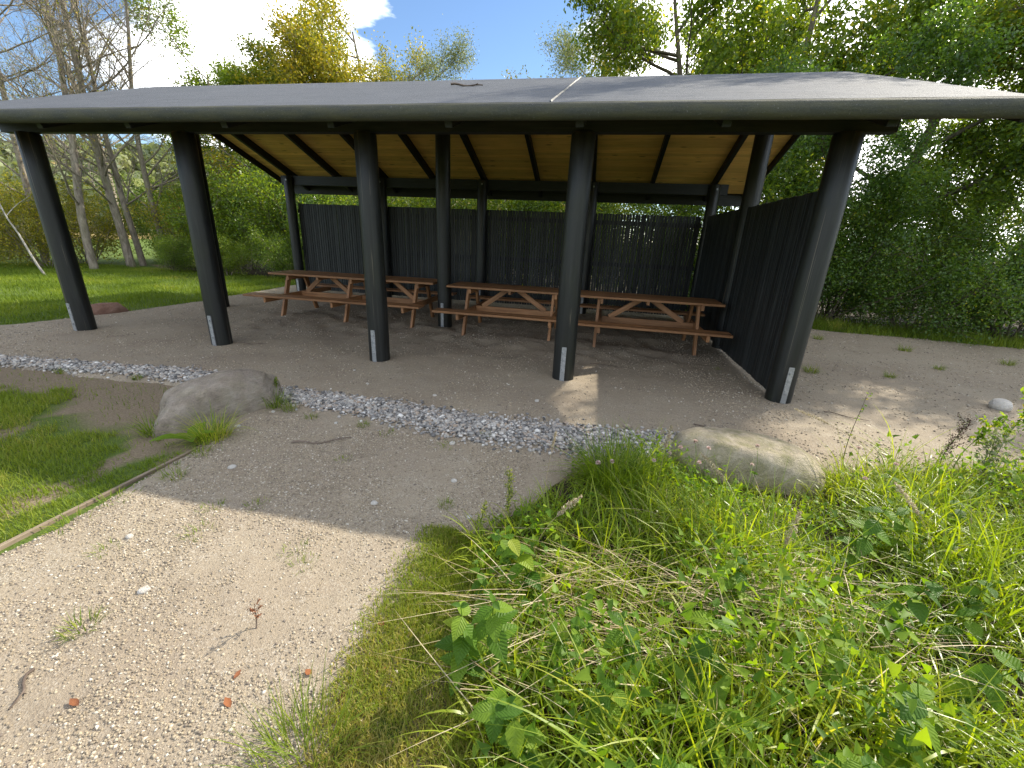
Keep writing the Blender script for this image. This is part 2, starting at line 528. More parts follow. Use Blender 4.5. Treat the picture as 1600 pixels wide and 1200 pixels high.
M['lawn'] = leaf_material('lawn_grass', [(0.0, (0.075, 0.125, 0.016)), (0.45, (0.150, 0.225, 0.024)), (0.8, (0.245, 0.305, 0.040)), (1.0, (0.42, 0.37, 0.13))], 0.45, 0.55, 0.2, (1.3, 1.2, 0.35))
M['meadow'] = leaf_material('meadow_grass', [(0.0, (0.070, 0.130, 0.012)), (0.4, (0.200, 0.300, 0.022)), (0.72, (0.340, 0.410, 0.034)), (0.88, (0.45, 0.44, 0.08)), (1.0, (0.52, 0.45, 0.20))], 0.54, 0.36, 0.5, (1.35, 1.25, 0.3))
M['straw'] = leaf_material('dry_straw', [(0.0, (0.264, 0.192, 0.102)), (0.5, (0.480, 0.384, 0.228)), (1.0, (0.660, 0.564, 0.384))], 0.25, 0.6, 0.25, (1, 0.95, 0.8))
M['herb'] = leaf_material('herb_leaves', [(0.0, (0.060, 0.130, 0.014)), (0.5, (0.150, 0.270, 0.024)), (0.85, (0.260, 0.370, 0.034)), (1.0, (0.50, 0.44, 0.06))], 0.56, 0.5, 0.28, (1.4, 1.3, 0.25))
M['oak'] = leaf_material('mid_green_leaves', [(0.0, (0.065, 0.124, 0.024)), (0.5, (0.147, 0.236, 0.035)), (0.85, (0.254, 0.330, 0.047)), (1.0, (0.543, 0.496, 0.059))], 0.58, 0.38, 0.5, (1.5, 1.35, 0.35), 0.2)
M['dark'] = leaf_material('dark_glossy_leaves', [(0.0, (0.054, 0.114, 0.029)), (0.5, (0.108, 0.198, 0.041)), (0.88, (0.192, 0.282, 0.050)), (1.0, (0.456, 0.432, 0.060))], 0.52, 0.32, 0.6, (1.6, 1.5, 0.35), 0.2)
M['yellow'] = leaf_material('yellowing_leaves', [(0.0, (0.130, 0.165, 0.022)), (0.4, (0.290, 0.300, 0.035)), (0.8, (0.520, 0.430, 0.045)), (1.0, (0.60, 0.38, 0.07))], 0.48, 0.45, 0.35, (1.2, 1.1, 0.4), 0.2)
M['grey'] = leaf_material('grey_green_willow_leaves', [(0.0, (0.128, 0.158, 0.083)), (0.5, (0.225, 0.262, 0.128)), (1.0, (0.360, 0.375, 0.180))], 0.35, 0.5, 0.4, (1.2, 1.2, 0.6), 0.1)
M['fresh'] = leaf_material('fresh_green_leaves', [(0.0, (0.080, 0.145, 0.018)), (0.5, (0.185, 0.275, 0.030)), (0.85, (0.310, 0.370, 0.045)), (1.0, (0.52, 0.45, 0.07))], 0.5, 0.42, 0.45, (1.35, 1.25, 0.35), 0.2)
M['dead_leaf'] = leaf_material('fallen_brown_leaf', [(0.0, (0.13, 0.05, 0.025)), (1.0, (0.34, 0.13, 0.05))], 0.25, 0.6, 0.3, (1, 0.9, 0.7), 0.5)
M['clover_bloom'] = leaf_material('faded_clover_bloom', [(0.0, (0.42, 0.27, 0.24)), (0.6, (0.62, 0.47, 0.42)), (1.0, (0.72, 0.62, 0.56))], 0.3, 0.6, 0.2, (1, 1, 1), 0.3)
M['seed'] = leaf_material('pale_seed_head', [(0.0, (0.36, 0.29, 0.18)), (1.0, (0.60, 0.52, 0.37))], 0.3, 0.6, 0.2, (1, 1, 0.9))
M['dockseed'] = leaf_material('dark_brown_seeds', [(0.0, (0.035, 0.022, 0.018)), (1.0, (0.11, 0.065, 0.045))], 0.15, 0.7, 0.2, (1, 1, 1))
M['yellow_bloom'] = leaf_material('yellow_green_spire', [(0.0, (0.12, 0.17, 0.03)), (0.5, (0.30, 0.34, 0.06)), (1.0, (0.52, 0.50, 0.12))], 0.4, 0.5, 0.3, (1.2, 1.2, 0.5))

ORD = ['nearest', 'second nearest', 'third nearest', 'fourth nearest', 'fifth nearest', 'sixth nearest', 'seventh nearest', 'eighth nearest', 'ninth nearest', 'tenth nearest',
       'eleventh nearest', 'twelfth nearest', 'thirteenth nearest', 'fourteenth nearest', 'fifteenth nearest', 'sixteenth nearest']
def by_distance(objs, anchor, text):
    '''label alike things by their rank from something one can find; text holds {} for the rank'''
    for k, o in enumerate(sorted(objs, key=lambda o: math.hypot(o.location.x - anchor[0], o.location.y - anchor[1]))):
        o['label'] = text.format(ORD[k])
GREY_BOULDER, PALE_BOULDER, RIGHT_POST, DRY_WEED = (4.42, -2.06), (9.09, -1.8), (10.0, 0.0), (6.51, -3.95)

# ------------------------------------------------------------------ ground
GRAVEL = [(4.86, -6.5), (4.86, -2.45), (4.45, -2.0), (3.6, -1.62), (2.4, -1.62), (0.8, -1.72), (-2.6, -1.7), (-2.4, -0.6), (-1.45, -0.1),
          (-1.1, 1.2), (-0.97, 2.9), (-1.3, 6.6), (4, 7.0), (10.6, 6.9), (11.8, 5.75), (12.8, 5.4), (14.2, 5.25), (16.2, 4.85), (21, 4.5), (21, 1.5),
          (14, -0.25), (11.5, -1.15), (9.65, -1.72), (8.45, -1.9), (7.75, -2.2), (7.55, -2.7), (7.25, -3.15), (7.20, -3.6), (7.22, -4.1), (7.3, -6.5)]

def smooth01(t):
    t = np.clip(t, 0, 1)
    return t * t * (3 - 2 * t)

def ground_h(x, y):
    x = np.asarray(x, float); y = np.asarray(y, float)
    d = np.maximum(0, np.hypot(x - 5, y - 2) - 14)
    return -0.030 + 0.02 * (fbm(x * 0.9, y * 0.9, 3, 5) - 0.5) + (fbm(x * 0.05, y * 0.05, 3, 9) - 0.5) * np.minimum(d, 30) * 0.05

def gravel_h(x, y):
    sd = poly_sd(x, y, GRAVEL) + 0.16 * (fbm(np.asarray(x) * 2.2, np.asarray(y) * 2.2, 4, 3) - 0.5)
    base = -0.10 + 0.10 * smooth01((sd + 0.12) / 0.22)
    rel = 0.030 * (fbm(np.asarray(x) * 1.3, np.asarray(y) * 1.3, 4, 21) - 0.5) + 0.010 * (fbm(np.asarray(x) * 6, np.asarray(y) * 6, 3, 31) - 0.5)
    # trampled, loose sand round the tables
    tr = np.exp(-((np.asarray(y) - 2.2) / 1.4) ** 2) * smooth01((np.asarray(x) - 1.0) / 1.0) * smooth01((10.0 - np.asarray(x)) / 1.0)
    rel = rel + tr * 0.15 * (fbm(np.asarray(x) * 3.6, np.asarray(y) * 3.6, 3, 41) - 0.58)
    return base + rel

def build_ground():
    rr = np.concatenate([np.linspace(0.4, 14, 70), np.geomspace(14.6, 900, 46)])
    na = 240
    th = np.linspace(0, 2 * np.pi, na, endpoint=False)
    X = 6 + rr[:, None] * np.cos(th)[None]; Y = 0 + rr[:, None] * np.sin(th)[None]
    Z = ground_h(X, Y) - 0.22 * smooth01((poly_sd(X, Y, GRAVEL) - 0.35) / 0.5)     # the ground dips under the gravel bed
    V = np.stack([X, Y, Z], -1).reshape(-1, 3)
    V = np.vstack([V, [[6, 0, float(ground_h(6.0, 0.0)) - 0.22]]])
    i = np.arange(len(rr) - 1)[:, None] * na; j = np.arange(na)[None]; j2 = (j + 1) % na
    F = np.stack([i + j, i + na + j, i + na + j2, i + j2], -1).reshape(-1, 4)
    c = len(V) - 1
    T = np.stack([np.full(na, c), np.arange(na), (np.arange(na) + 1) % na], -1)
    gx, gy = V[:, 0], V[:, 1]
    worn = np.clip(0.9 * smooth01((fbm(gx * 1.9, gy * 1.9, 4, 61) * -1 + 0.50) / 0.12) * (gy < -1.5) * (gx < 4.9) * (gx > -3) + np.exp(-(((gx - 3.75) / 0.6) ** 2 + ((gy + 2.3) / 0.36) ** 2)) + smooth01((gy + 2.55) / 0.7) * (gx > -1) * (gy < -0.5), 0, 1) * 0.5
    litter = smooth01((poly_sd(gx, gy, [(7.3, -2.7), (7.8, -2.2), (14, -0.3), (16, -1), (16, -7), (7.5, -7)]) + 0.15) / 0.25)
    under = ((gy > 7.6) & (gx > -9)) | ((gx > 11.5) & (gy > 5.9))
    tag(link('ground', np_mesh('ground', V, [F, T], M['soil'], np.maximum(worn, np.maximum(litter, under * 0.9)), smooth=True)), 'green and earthy ground around the gravel yard', kind='structure')
    # gravel sheet: fine grid, faces well outside the outline dropped
    xs = np.arange(-3.0, 21.3, 0.06); ys = np.arange(-6.4, 7.3, 0.06)
    X, Y = np.meshgrid(xs, ys, indexing='ij')
    Z = gravel_h(X, Y)
    ok = Z > -0.085
    V = np.stack([X, Y, Z], -1).reshape(-1, 3)
    ny = len(ys)
    I, J = np.meshgrid(np.arange(len(xs) - 1), np.arange(ny - 1), indexing='ij')
    a = I * ny + J
    keep = (ok[:-1, :-1] | ok[1:, :-1] | ok[1:, 1:] | ok[:-1, 1:])
    F = np.stack([a, a + ny, a + ny + 1, a + 1], -1)[keep]
    used = np.unique(F); remap = np.full(len(V), -1); remap[used] = np.arange(len(used))
    tag(link('gravel_path', np_mesh('gravel_path', V[used], remap[F], M['gravel'], smooth=True)), 'sandy gravel yard and path under the shelter', kind='structure')
build_ground()

# ------------------------------------------------------------------ shelter
SP = 2.5
YB = 5.14
YR = 2.57
RIDGE = 4.0
K = 0.36
PITCH = math.atan(K)
XL, XR = -0.60, 10.86
def roof_z(y): return RIDGE - K * abs(y - YR)

shelter = empty('picnic_shelter', (0, 0, 0))
tag(shelter, 'open black timber picnic shelter with grey felt gable roof on round posts', 'shelter')

def post_mesh(h, r, seed):
    rng = random.Random(seed)
    n = 28
    rings = []
    zs = [-0.15, 0.0, 0.02, h * 0.25, h * 0.5, h * 0.75, h - 0.015, h]
    V = []
    for k, z in enumerate(zs):
        rad = r * (1.02 - 0.05 * max(0, z) / h)
        if k == len(zs) - 1: rad *= 0.93
        ox = 0.004 * math.sin(seed + z * 1.7); oy = 0.004 * math.cos(seed * 2 + z * 1.3)
        for i in range(n):
            a = 2 * math.pi * i / n
            rr = rad * (1 + 0.010 * math.sin(3 * a + seed) + 0.006 * math.sin(5 * a + seed * 3))
            V.append((ox + rr * math.cos(a), oy + rr * math.sin(a), z))
    F = []
    for k in range(len(zs) - 1):
        for i in range(n):
            j = (i + 1) % n
            F.append((k * n + i, k * n + j, (k + 1) * n + j, (k + 1) * n + i))
    me = bpy.data.meshes.new('post')
    me.from_pydata(V, [], F + [tuple(range((len(zs) - 1) * n, len(zs) * n))])
    me.polygons.foreach_set('use_smooth', [True] * (len(F)) + [False])
    me.materials.append(M['post'])
    return me

def bracket_mesh():
    bm = bmesh.new()
    def bxx(sx, sy, sz, cx, cy, cz, bev=0.001):
        r = bmesh.ops.create_cube(bm, size=1.0)
        bmesh.ops.scale(bm, vec=(sx, sy, sz), verts=r['verts'])
        bmesh.ops.translate(bm, vec=(cx, cy, cz), verts=r['verts'])
    bxx(0.055, 0.012, 0.46, 0, -0.006, 0.20)
    for z in (0.12, 0.36):
        for k, (rad, dy) in enumerate(((0.014, -0.015), (0.009, -0.021))):
            r = bmesh.ops.create_cone(bm, cap_ends=True, segments=6 if k else 12, radius1=rad, radius2=rad, depth=0.008)
            bmesh.ops.rotate(bm, cent=(0, 0, 0), matrix=Matrix.Rotation(math.pi / 2, 3, 'X'), verts=r['verts'])
            bmesh.ops.translate(bm, vec=(0, dy, z), verts=r['verts'])
    return bm_mesh('bracket', bm, M['steel'])
BR = bracket_mesh()

def bolt_mesh():
    bm = bmesh.new()
    r = bmesh.ops.create_cone(bm, cap_ends=True, segments=12, radius1=0.02, radius2=0.02, depth=0.010)
    bmesh.ops.rotate(bm, cent=(0, 0, 0), matrix=Matrix.Rotation(math.pi / 2, 3, 'X'), verts=r['verts'])
    r = bmesh.ops.create_cone(bm, cap_ends=True, segments=6, radius1=0.012, radius2=0.012, depth=0.018)
    bmesh.ops.rotate(bm, cent=(0, 0, 0), matrix=Matrix.Rotation(math.pi / 2, 3, 'X'), verts=r['verts'])
    return bm_mesh('bolt', bm, M['steel'])
BOLT = bolt_mesh()

PR = 0.132
FB0, FB1 = 2.715, 2.865      # front beam
BB0, BB1 = 2.655, 2.865      # rear beam
k = 0
for i in range(5):
    for (y, h, row) in ((0.0, FB0 + 0.002, 'f'), (YR, 3.60, 'm'), (YB, BB1 - 0.01, 'b')):
        if row == 'm' and i in (1, 3): continue
        k += 1
        r = PR if row == 'f' else (0.130 if row == 'm' else 0.118)
        o = link('post', post_mesh(h, r, k), shelter, (i * SP, y, 0))
        link('bracket', BR, o, (0, -r * 1.01 + 0.002, 0))
        if row == 'b':
            link('bolt', BOLT, o, (0.02, -r * 0.98, BB0 + 0.10))

bar('front_beam', (-0.38, 0, (FB0 + FB1) / 2), (10.37, 0, (FB0 + FB1) / 2), 0.12, FB1 - FB0, M['black'], shelter)
bar('rear_beam', (-0.24, YB + 0.085, (BB0 + BB1) / 2), (10.27, YB + 0.085, (BB0 + BB1) / 2), 0.10, BB1 - BB0, M['black'], shelter)
bar('ridge_beam', (-0.38, YR, 3.69), (10.37, YR, 3.69), 0.12, 0.18, M['black'], shelter)

# rafters: nine over the posts and bays, pairs meeting at the ridge
RD = 0.15
def rafter(name, x, w, y0, y1, drop):
    z0, z1 = roof_z(y0) - drop, roof_z(y1) - drop
    bar(name, (x, y0, z0), (x, y1, z1), w, RD, M['black'], shelter)
for i in range(9):
    x = i * SP / 2
    drop = (0.047 + RD / 2) / math.cos(PITCH)
    rafter('rafter', x, 0.075, YR + 0.002, YB + 0.80, drop)
    rafter('rafter', x, 0.075, YR - 0.002, -0.70, drop)

# roof deck with boards below, felt above
def deck_mesh():
    t0, t1 = 0.008, 0.026
    y0, y1 = -0.80, YB + 0.80
    V = []; F = []
    for x in (XL + 0.03, XR - 0.03):
        for y in (y0, YR, y1):
            for t in (t0, t1):
                V.append((x, y, roof_z(y) - t / math.cos(PITCH)))
    for s in (0, 2):
        F += [(0 + s, 2 + s, 8 + s, 6 + s), (1 + s, 7 + s, 9 + s, 3 + s)]
    F += [(0, 6, 7, 1), (4, 5, 11, 10), (0, 1, 3, 2), (2, 3, 5, 4), (6, 8, 9, 7), (8, 10, 11, 9)]
    me = bpy.data.meshes.new('roof'); me.from_pydata(V, [], F); me.materials.append(M['black']); return me
roof = link('roof', deck_mesh(), shelter)

cosP = math.cos(PITCH); sinP = math.sin(PITCH)
slope_len = (YB + 0.74 - YR) / cosP
rows = 36
pw = slope_len / rows
rngp = random.Random(4)
for side in (1, -1):
    for r_ in range(rows):
        s = (r_ + 0.5) * pw
        y = YR + side * s * cosP
        z = RIDGE - s * sinP - 0.037 / cosP
        cut = SP * rngp.choice((1, 2, 3)) + SP / 2 * rngp.choice((0, 1))
        x0, x1 = XL + 0.05, XR - 0.05
        for a, b in ((x0, cut - 0.001), (cut + 0.001, x1)):
            box('ceiling_plank', (b - a, pw - 0.0025, 0.018), ((a + b) / 2, y, z), M['pine'], roof, (-side * PITCH, 0, 0), 0.004)

# fascia boards closing the gable ends and the rear eave, round nosing at both eaves
for x in (XL + 0.022, XR - 0.022):
    for side in (1, -1):
        ya = YR + side * 0.001; yb = YR + side * (slope_len * cosP + 0.02)
        d = (0.012 + 0.075) / cosP
        bar('barge_board', (x, ya, roof_z(ya) - d), (x, yb, roof_z(yb) - d), 0.04, 0.15, M['black'], roof)
ye = YB + 0.80
bar('eave_board', (XL + 0.045, ye - 0.02, roof_z(ye) - 0.165), (XR - 0.045, ye - 0.02, roof_z(ye) - 0.165), 0.035, 0.22, M['black'], roof)
bar('eave_board', (XL + 0.045, -0.755, roof_z(-0.755) - 0.090), (XR - 0.045, -0.755, roof_z(-0.755) - 0.090), 0.035, 0.10, M['black'], roof)

def nose_mesh(sign, seed):
    """felt rolled over the eave: profile swept along x, with slight waviness"""
    cy = -0.785 if sign < 0 else YB + 0.785
    rad = 0.069
    cz = roof_z(-0.785) - rad / cosP + 0.004
    a0 = math.pi / 2 + PITCH if sign < 0 else math.pi / 2 - PITCH
    pts = []
    n = 14
    for i in range(n + 1):
        t = i / n
        ang = (math.pi / 2 - PITCH * 0 + PITCH) + t * math.radians(175 - math.degrees(PITCH) * 0.5)
        pts.append((math.cos(ang) * rad, math.sin(ang) * rad))
    # a strip lying up the slope before the curve
    up = [(pts[0][0] + s * cosP, pts[0][1] + s * sinP) for s in (0.06, 0.03)]
    pts = up + pts
    pts += [(pts[-1][0] + 0.02, pts[-1][1] + 0.004)]
    xs = np.linspace(XL - 0.004, XR + 0.004, 120)
    V = []; F = []
    m = len(pts)
    for x in xs:
        wob = 0.004 * (fbm(x * 1.5, 0.3 + seed, 3, 8) - 0.5) * 2
        for q, (py, pz) in enumerate(pts):
            w = wob * min(1, q / 5)
            V.append((x, cy + (py - w) * (1 if sign < 0 else -1), cz + pz + w * 0.6))
    for i in range(len(xs) - 1):
        for q in range(m - 1):
            f = (i * m + q, (i + 1) * m + q, (i + 1) * m + q + 1, i * m + q + 1)
            F.append(f if sign > 0 else f[::-1])
    # end caps
    F.append(tuple(range(m)) if sign > 0 else tuple(range(m))[::-1])
    F.append(tuple(range((len(xs) - 1) * m, len(xs) * m))[::-1] if sign > 0 else tuple(range((len(xs) - 1) * m, len(xs) * m)))
    me = bpy.data.meshes.new('eave_roll'); me.from_pydata(V, [], F)
    me.polygons.foreach_set('use_smooth', [True] * (len(F) - 2) + [False, False])
    me.materials.append(M['felt_edge'])
    return me
link('eave_roll', nose_mesh(-1, 1), roof)
link('eave_roll', nose_mesh(1, 5), roof)

# felt sheets: strips up the slope, each lapping the next by a few millimetres
def felt_sheet(x0, x1, side, seed):
    nx, ns = 10, 22
    s1 = slope_len + 0.055
    V = []; F = []
    for lay in (0,):
        for i in range(nx + 1):
            u = i / nx; x = x0 + (x1 - x0) * u
            for j in range(ns + 1):
                s = s1 * j / ns
                ss = s + (0.012 * (fbm(x * 2.5 + seed, 0.7, 3, 77) - 0.5) if j == ns else 0)
                y = YR + side * ss * cosP; z = RIDGE - ss * sinP
                h = 0.0045 + 0.006 * (fbm(x * 1.8, s * 1.8, 3, 13) - 0.4)
                if j == 0: h = 0.003
                V.append((x, y + side * h * sinP, z + h * cosP))
    m = ns + 1; N = (nx + 1) * m
    for i in range(nx):
        for j in range(ns):
            a = i * m + j
            q = (a, a + m, a + m + 1, a + 1)
            F.append(q if side < 0 else q[::-1])
    me = bpy.data.meshes.new('felt_sheet'); me.from_pydata(V, [], F)
    me.polygons.foreach_set('use_smooth', [True] * len(F))
    me.materials.append(M['felt'])
    return me
seams = [XL - 0.002] + [7.23 + 1.1 * q for q in range(-7, 4) if XL + 0.2 < 7.23 + 1.1 * q < XR - 0.2] + [XR + 0.002]
for side in (-1, 1):
    for q in range(len(seams) - 1):
        link('felt_sheet', felt_sheet(seams[q], seams[q + 1] - (0.0008 if q < len(seams) - 2 else 0), side, q * 3 + side), roof)
# the pale bitumen bead along one seam
def seam_bead(x, side):
    V = []; F = []
    n = 50
    for i in range(n + 1):
        s = 0.02 + (slope_len + 0.02) * i / n
        y = YR + side * s * cosP; z = RIDGE - s * sinP
        w = 0.005 + 0.008 * vnoise(i * 0.7, 0.5, 3); c = 0.01 * (vnoise(i * 0.5, 3.5, 4) - 0.5)
        h = 0.013
        V += [(x - w + c, y + side * 0.008 * sinP, z + 0.006), (x + c, y + side * h * sinP, z + h + 0.004), (x + w + c, y + side * 0.006 * sinP, z + 0.004)]
        if i:
            b = (i - 1) * 3
            F += [(b, b + 1, b + 4, b + 3), (b + 1, b + 2, b + 5, b + 4)]
    me = bpy.data.meshes.new('seam_bead'); me.from_pydata(V, [], F); me.materials.append(M['seam']); return me
link('seam_bead', seam_bead(7.235, -1), roof)

# slatted screen walls: rails (mesh of the wall itself) with single slats nailed on
FH = 2.235
def rails(a, b, off, name):
    bm = bmesh.new()
    a = Vector(a); b = Vector(b); d = (b - a); L = d.length; ang = math.atan2(d.y, d.x)
    for z in (0.28, 1.15, 2.05):
        r = bmesh.ops.create_cube(bm, size=1.0)
        bmesh.ops.scale(bm, vec=(L, 0.045, 0.09), verts=r['verts'])
        bmesh.ops.rotate(bm, cent=(0, 0, 0), matrix=Matrix.Rotation(ang, 3, 'Z'), verts=r['verts'])
        c = (a + b) / 2 + Vector(off)
        bmesh.ops.translate(bm, vec=(c.x, c.y, z), verts=r['verts'])
    return link(name, bm_mesh(name, bm, M['black']), shelter)

rs = random.Random(8)
SW, SPITCH = 0.0545, 0.063
bw = rails((0.05, YB + 0.175, 0), (9.9, YB + 0.175, 0), (0, 0, 0), 'back_wall')
nsl = int((10.0 - 0.18) / SPITCH)
hs = FH - 0.085
for i in range(nsl):
    x = 0.13 + i * SPITCH + rs.uniform(-0.004, 0.004)
    dz = rs.uniform(-0.004, 0.004)
    o = box('slat', (hs, SW, 0.028), (x, YB + 0.1345, 0.085 + hs / 2 + dz), M['slat'], bw, (0, -math.pi / 2, math.pi / 2 + rs.uniform(-0.04, 0.04)), 0.003)
sw = rails((10.015, 0.12, 0), (10.015, YB, 0), (0, 0, 0), 'side_wall')
hs2 = FH - 0.035
nsl = int((YB - 0.14) / 0.0535)
for i in range(nsl):
    y = 0.11 + i * 0.0535 + rs.uniform(-0.002, 0.002)
    box('slat', (hs2, SW, 0.021), (9.955 + rs.uniform(-0.002, 0.002), y, 0.035 + hs2 / 2 + rs.uniform(-0.008, 0.008)), M['slat'], sw, (0, -math.pi / 2, rs.uniform(-0.02, 0.02)), 0.003)

# ------------------------------------------------------------------ picnic tables
def picnic_table(cx, cy, rz, L, frames, label, x_top=0.0):
    t = empty('picnic_table', (cx, cy, -0.01), rz)
    tag(t, label, 'picnic table', 'picnic tables under the shelter')
    W = M['table']
    rg = random.Random(int(cx * 100))
    # five top planks
    for q in range(5):
        y = (q - 2) * 0.150
        box('table_plank', (L, 0.144, 0.038), (x_top + rg.uniform(-0.004, 0.004), y, 0.785), W, t, (rg.uniform(-0.006, 0.006), 0, 0), 0.005)
    # two benches of two planks
    for s in (-1, 1):
        for q in (0.0, 1.0):
            box('bench_plank', (L, 0.138, 0.038), (rg.uniform(-0.004, 0.004), s * (1.085 - 0.071 - q * 0.143), 0.445), W, t, (rg.uniform(-0.01, 0.01), 0, 0), 0.005)
    for x in frames:
        # A-frame legs, top bearer and long bench bearer bolted to their sides
        for s in (-1, 1):
            bar('leg', (x, s * 0.56, -0.05), (x, s * 0.235, 0.762), 0.045, 0.098, W, t, up=(0, s, 0.4))
        bar('top_bearer', (x + 0.047, -0.345, 0.722), (x + 0.047, 0.345, 0.722), 0.045, 0.085, W, t)
        bar('bench_bearer', (x + 0.047, -1.04, 0.376), (x + 0.047, 1.04, 0.376), 0.045, 0.098, W, t)
    for a, b in zip(frames[:-1], frames[1:]):
        mid = (a + b) / 2
        bar('stretcher', (a + 0.075, 0, 0.375), (b + 0.02, 0, 0.375), 0.045, 0.098, W, t)
        bar('brace', (a + 0.20, 0.002, 0.420), (mid - 0.10, 0.002, 0.752), 0.042, 0.085, W, t)
        bar('brace', (b - 0.16, -0.002, 0.420), (mid + 0.10, -0.002, 0.752), 0.042, 0.085, W, t)
        bar('batten', (mid, -0.33, 0.735), (mid, 0.33, 0.735), 0.045, 0.058, W, t)
    return t
picnic_table(3.10, 2.78, R(0.6), 3.45, (-1.36, 0.0, 1.36), 'longest picnic table with three leg frames, nearest the lawn end')
picnic_table(6.32, 2.58, R(-0.5), 2.30, (-0.77, 0.77), 'middle picnic table of reddish brown planks, between the other two')
picnic_table(8.66, 2.44, R(-1.0), 2.30, (-0.79, 0.79), 'picnic table beside the black slatted side wall')

# ------------------------------------------------------------------ boulders, stones
def ico(sub):
    bm = bmesh.new()
    bmesh.ops.create_icosphere(bm, subdivisions=sub, radius=1.0)
    V = np.array([v.co[:] for v in bm.verts]); F = np.array([[v.index for v in f.verts] for f in bm.faces])
    bm.free()
    return V, F
ICO1, ICO1F = ico(1)
ICO2, ICO2F = ico(2)
ICO5, ICO5F = ico(5)

def fbm3(P, scale, seed, octv=4):
    x, y, z = P[:, 0] * scale, P[:, 1] * scale, P[:, 2] * scale
    return (fbm(x + 5.2, y + z * 0.7, octv, seed) + fbm(y + 1.3, z - x * 0.6, octv, seed + 3) + fbm(z + 8.1, x + y * 0.5, octv, seed + 7)) / 3 - 0.5

def boulder(name, loc, size, rz, planes, seed, rough, mat, label, smoothp=2.0, cat='boulder', tilt=(0, 0)):
    P = ICO5.copy()
    P = np.sign(P) * np.abs(P) ** (2.0 / (2.0 * smoothp / 2.0) if smoothp != 2.0 else 1.0)
    P /= (np.linalg.norm(P, axis=1, keepdims=True) ** 0.5)
    for n, d, soft in planes:
        n = np.array(n, float); n /= np.linalg.norm(n)
        e = P @ n - d
        P = P - np.outer(np.where(e > 0, e * (1 - soft), 0), n)
    nr = P / np.linalg.norm(P, axis=1, keepdims=True)
    P = P + nr * (fbm3(P, 1.6, seed) * rough * 1.0)[:, None] + nr * (fbm3(P, 6.0, seed + 5) * rough * 0.35)[:, None]
    P = P * np.array(size)
    me = np_mesh(name, P, ICO5F, mat, smooth=True)
    o = link(name, me, None, loc, (tilt[0], tilt[1], rz))
    return tag(o, label, cat)
boulder('boulder', (4.44, -2.05, 0.02), (0.60, 0.33, 0.36), R(66), [((-0.25, 0.1, 1), 0.76, 0.22), ((0.0, -1, 0.15), 0.76, 0.18), ((-0.9, 0.2, 0.35), 0.74, 0.2), ((0.9, -0.4, 0.1), 0.88, 0.2), ((0.3, 0.9, 0.3), 0.82, 0.2)], 11, 0.42, M['boulder_l'],
        'grey craggy boulder at the lawn corner beside the stone drain', tilt=(0, R(-8)))
boulder('boulder', (9.09, -1.80, -0.02), (0.59, 0.34, 0.33), R(-6), [((0, 0.05, 1), 0.74, 0.30), ((-1, 0, 0.10), 0.88, 0.25), ((0.8, 0, 0.6), 0.94, 0.3), ((0, -1, 0.1), 0.84, 0.2)], 23, 0.14, M['boulder_r'],
        'smooth pale rounded boulder at the edge of the weeds', tilt=(0, R(2)))
boulder('boulder', (-1.28, 1.22, -0.02), (0.42, 0.26, 0.26), R(70), [((0, 0.2, 1), 0.6, 0.1), ((1, 0, 0.5), 0.7, 0.1)], 37, 0.25, M['boulder_p'],
        'small reddish boulder behind the leftmost post')
boulder('boulder', (0.35, 7.3, 0.05), (0.40, 0.30, 0.28), R(20), [((0, 0, 1), 0.7, 0.1)], 41, 0.2, M['boulder_p'],
        'pinkish boulder on the grass behind the longest table')
boulder('stone', (12.56, 0.50, 0.05), (0.13, 0.09, 0.085), R(20), [((0, 0, 1), 0.7, 0.1), ((1, -0.5, 0.3), 0.6, 0.1)], 47, 0.2, M['pale_stone'],
        'pale whitish stone lying alone on the gravel at far right', cat='stone')

def scatter_stones(name, pos, size, mat, base, seed, flat=0.6, bumpy=0.25, smooth=False, rndpow=1.0):
    rg = np.random.default_rng(seed)
    BV, BF = base
    N = len(pos); nv = len(BV)
    V = np.repeat(BV[None], N, 0)
    V = V * (1 + bumpy * (rg.random((N, nv, 1)) - 0.5) * 2)
    V = V * (size[:, None, None] * np.stack([rg.uniform(0.8, 1.35, N), rg.uniform(0.7, 1.05, N), rg.uniform(0.45, 0.8, N) * flat / 0.6], -1)[:, None])
    # random tilt + spin
    a = rg.uniform(0, 2 * np.pi, N); b = rg.normal(0, 0.35, N)
    ca, sa, cb, sb = np.cos(a), np.sin(a), np.cos(b), np.sin(b)
    x, y, z = V[..., 0], V[..., 1], V[..., 2]
    y2 = y * cb[:, None] - z * sb[:, None]; z2 = y * sb[:, None] + z * cb[:, None]
    x3 = x * ca[:, None] - y2 * sa[:, None]; y3 = x * sa[:, None] + y2 * ca[:, None]
    V = np.stack([x3, y3, z2], -1) + pos[:, None]
    F = (BF[None] + (np.arange(N) * nv)[:, None, None]).reshape(-1, BF.shape[1])
    rv = np.repeat(rg.random(N) ** rndpow, nv)
    return np_mesh(name, V.reshape(-1, 3), F, mat, rv, smooth)

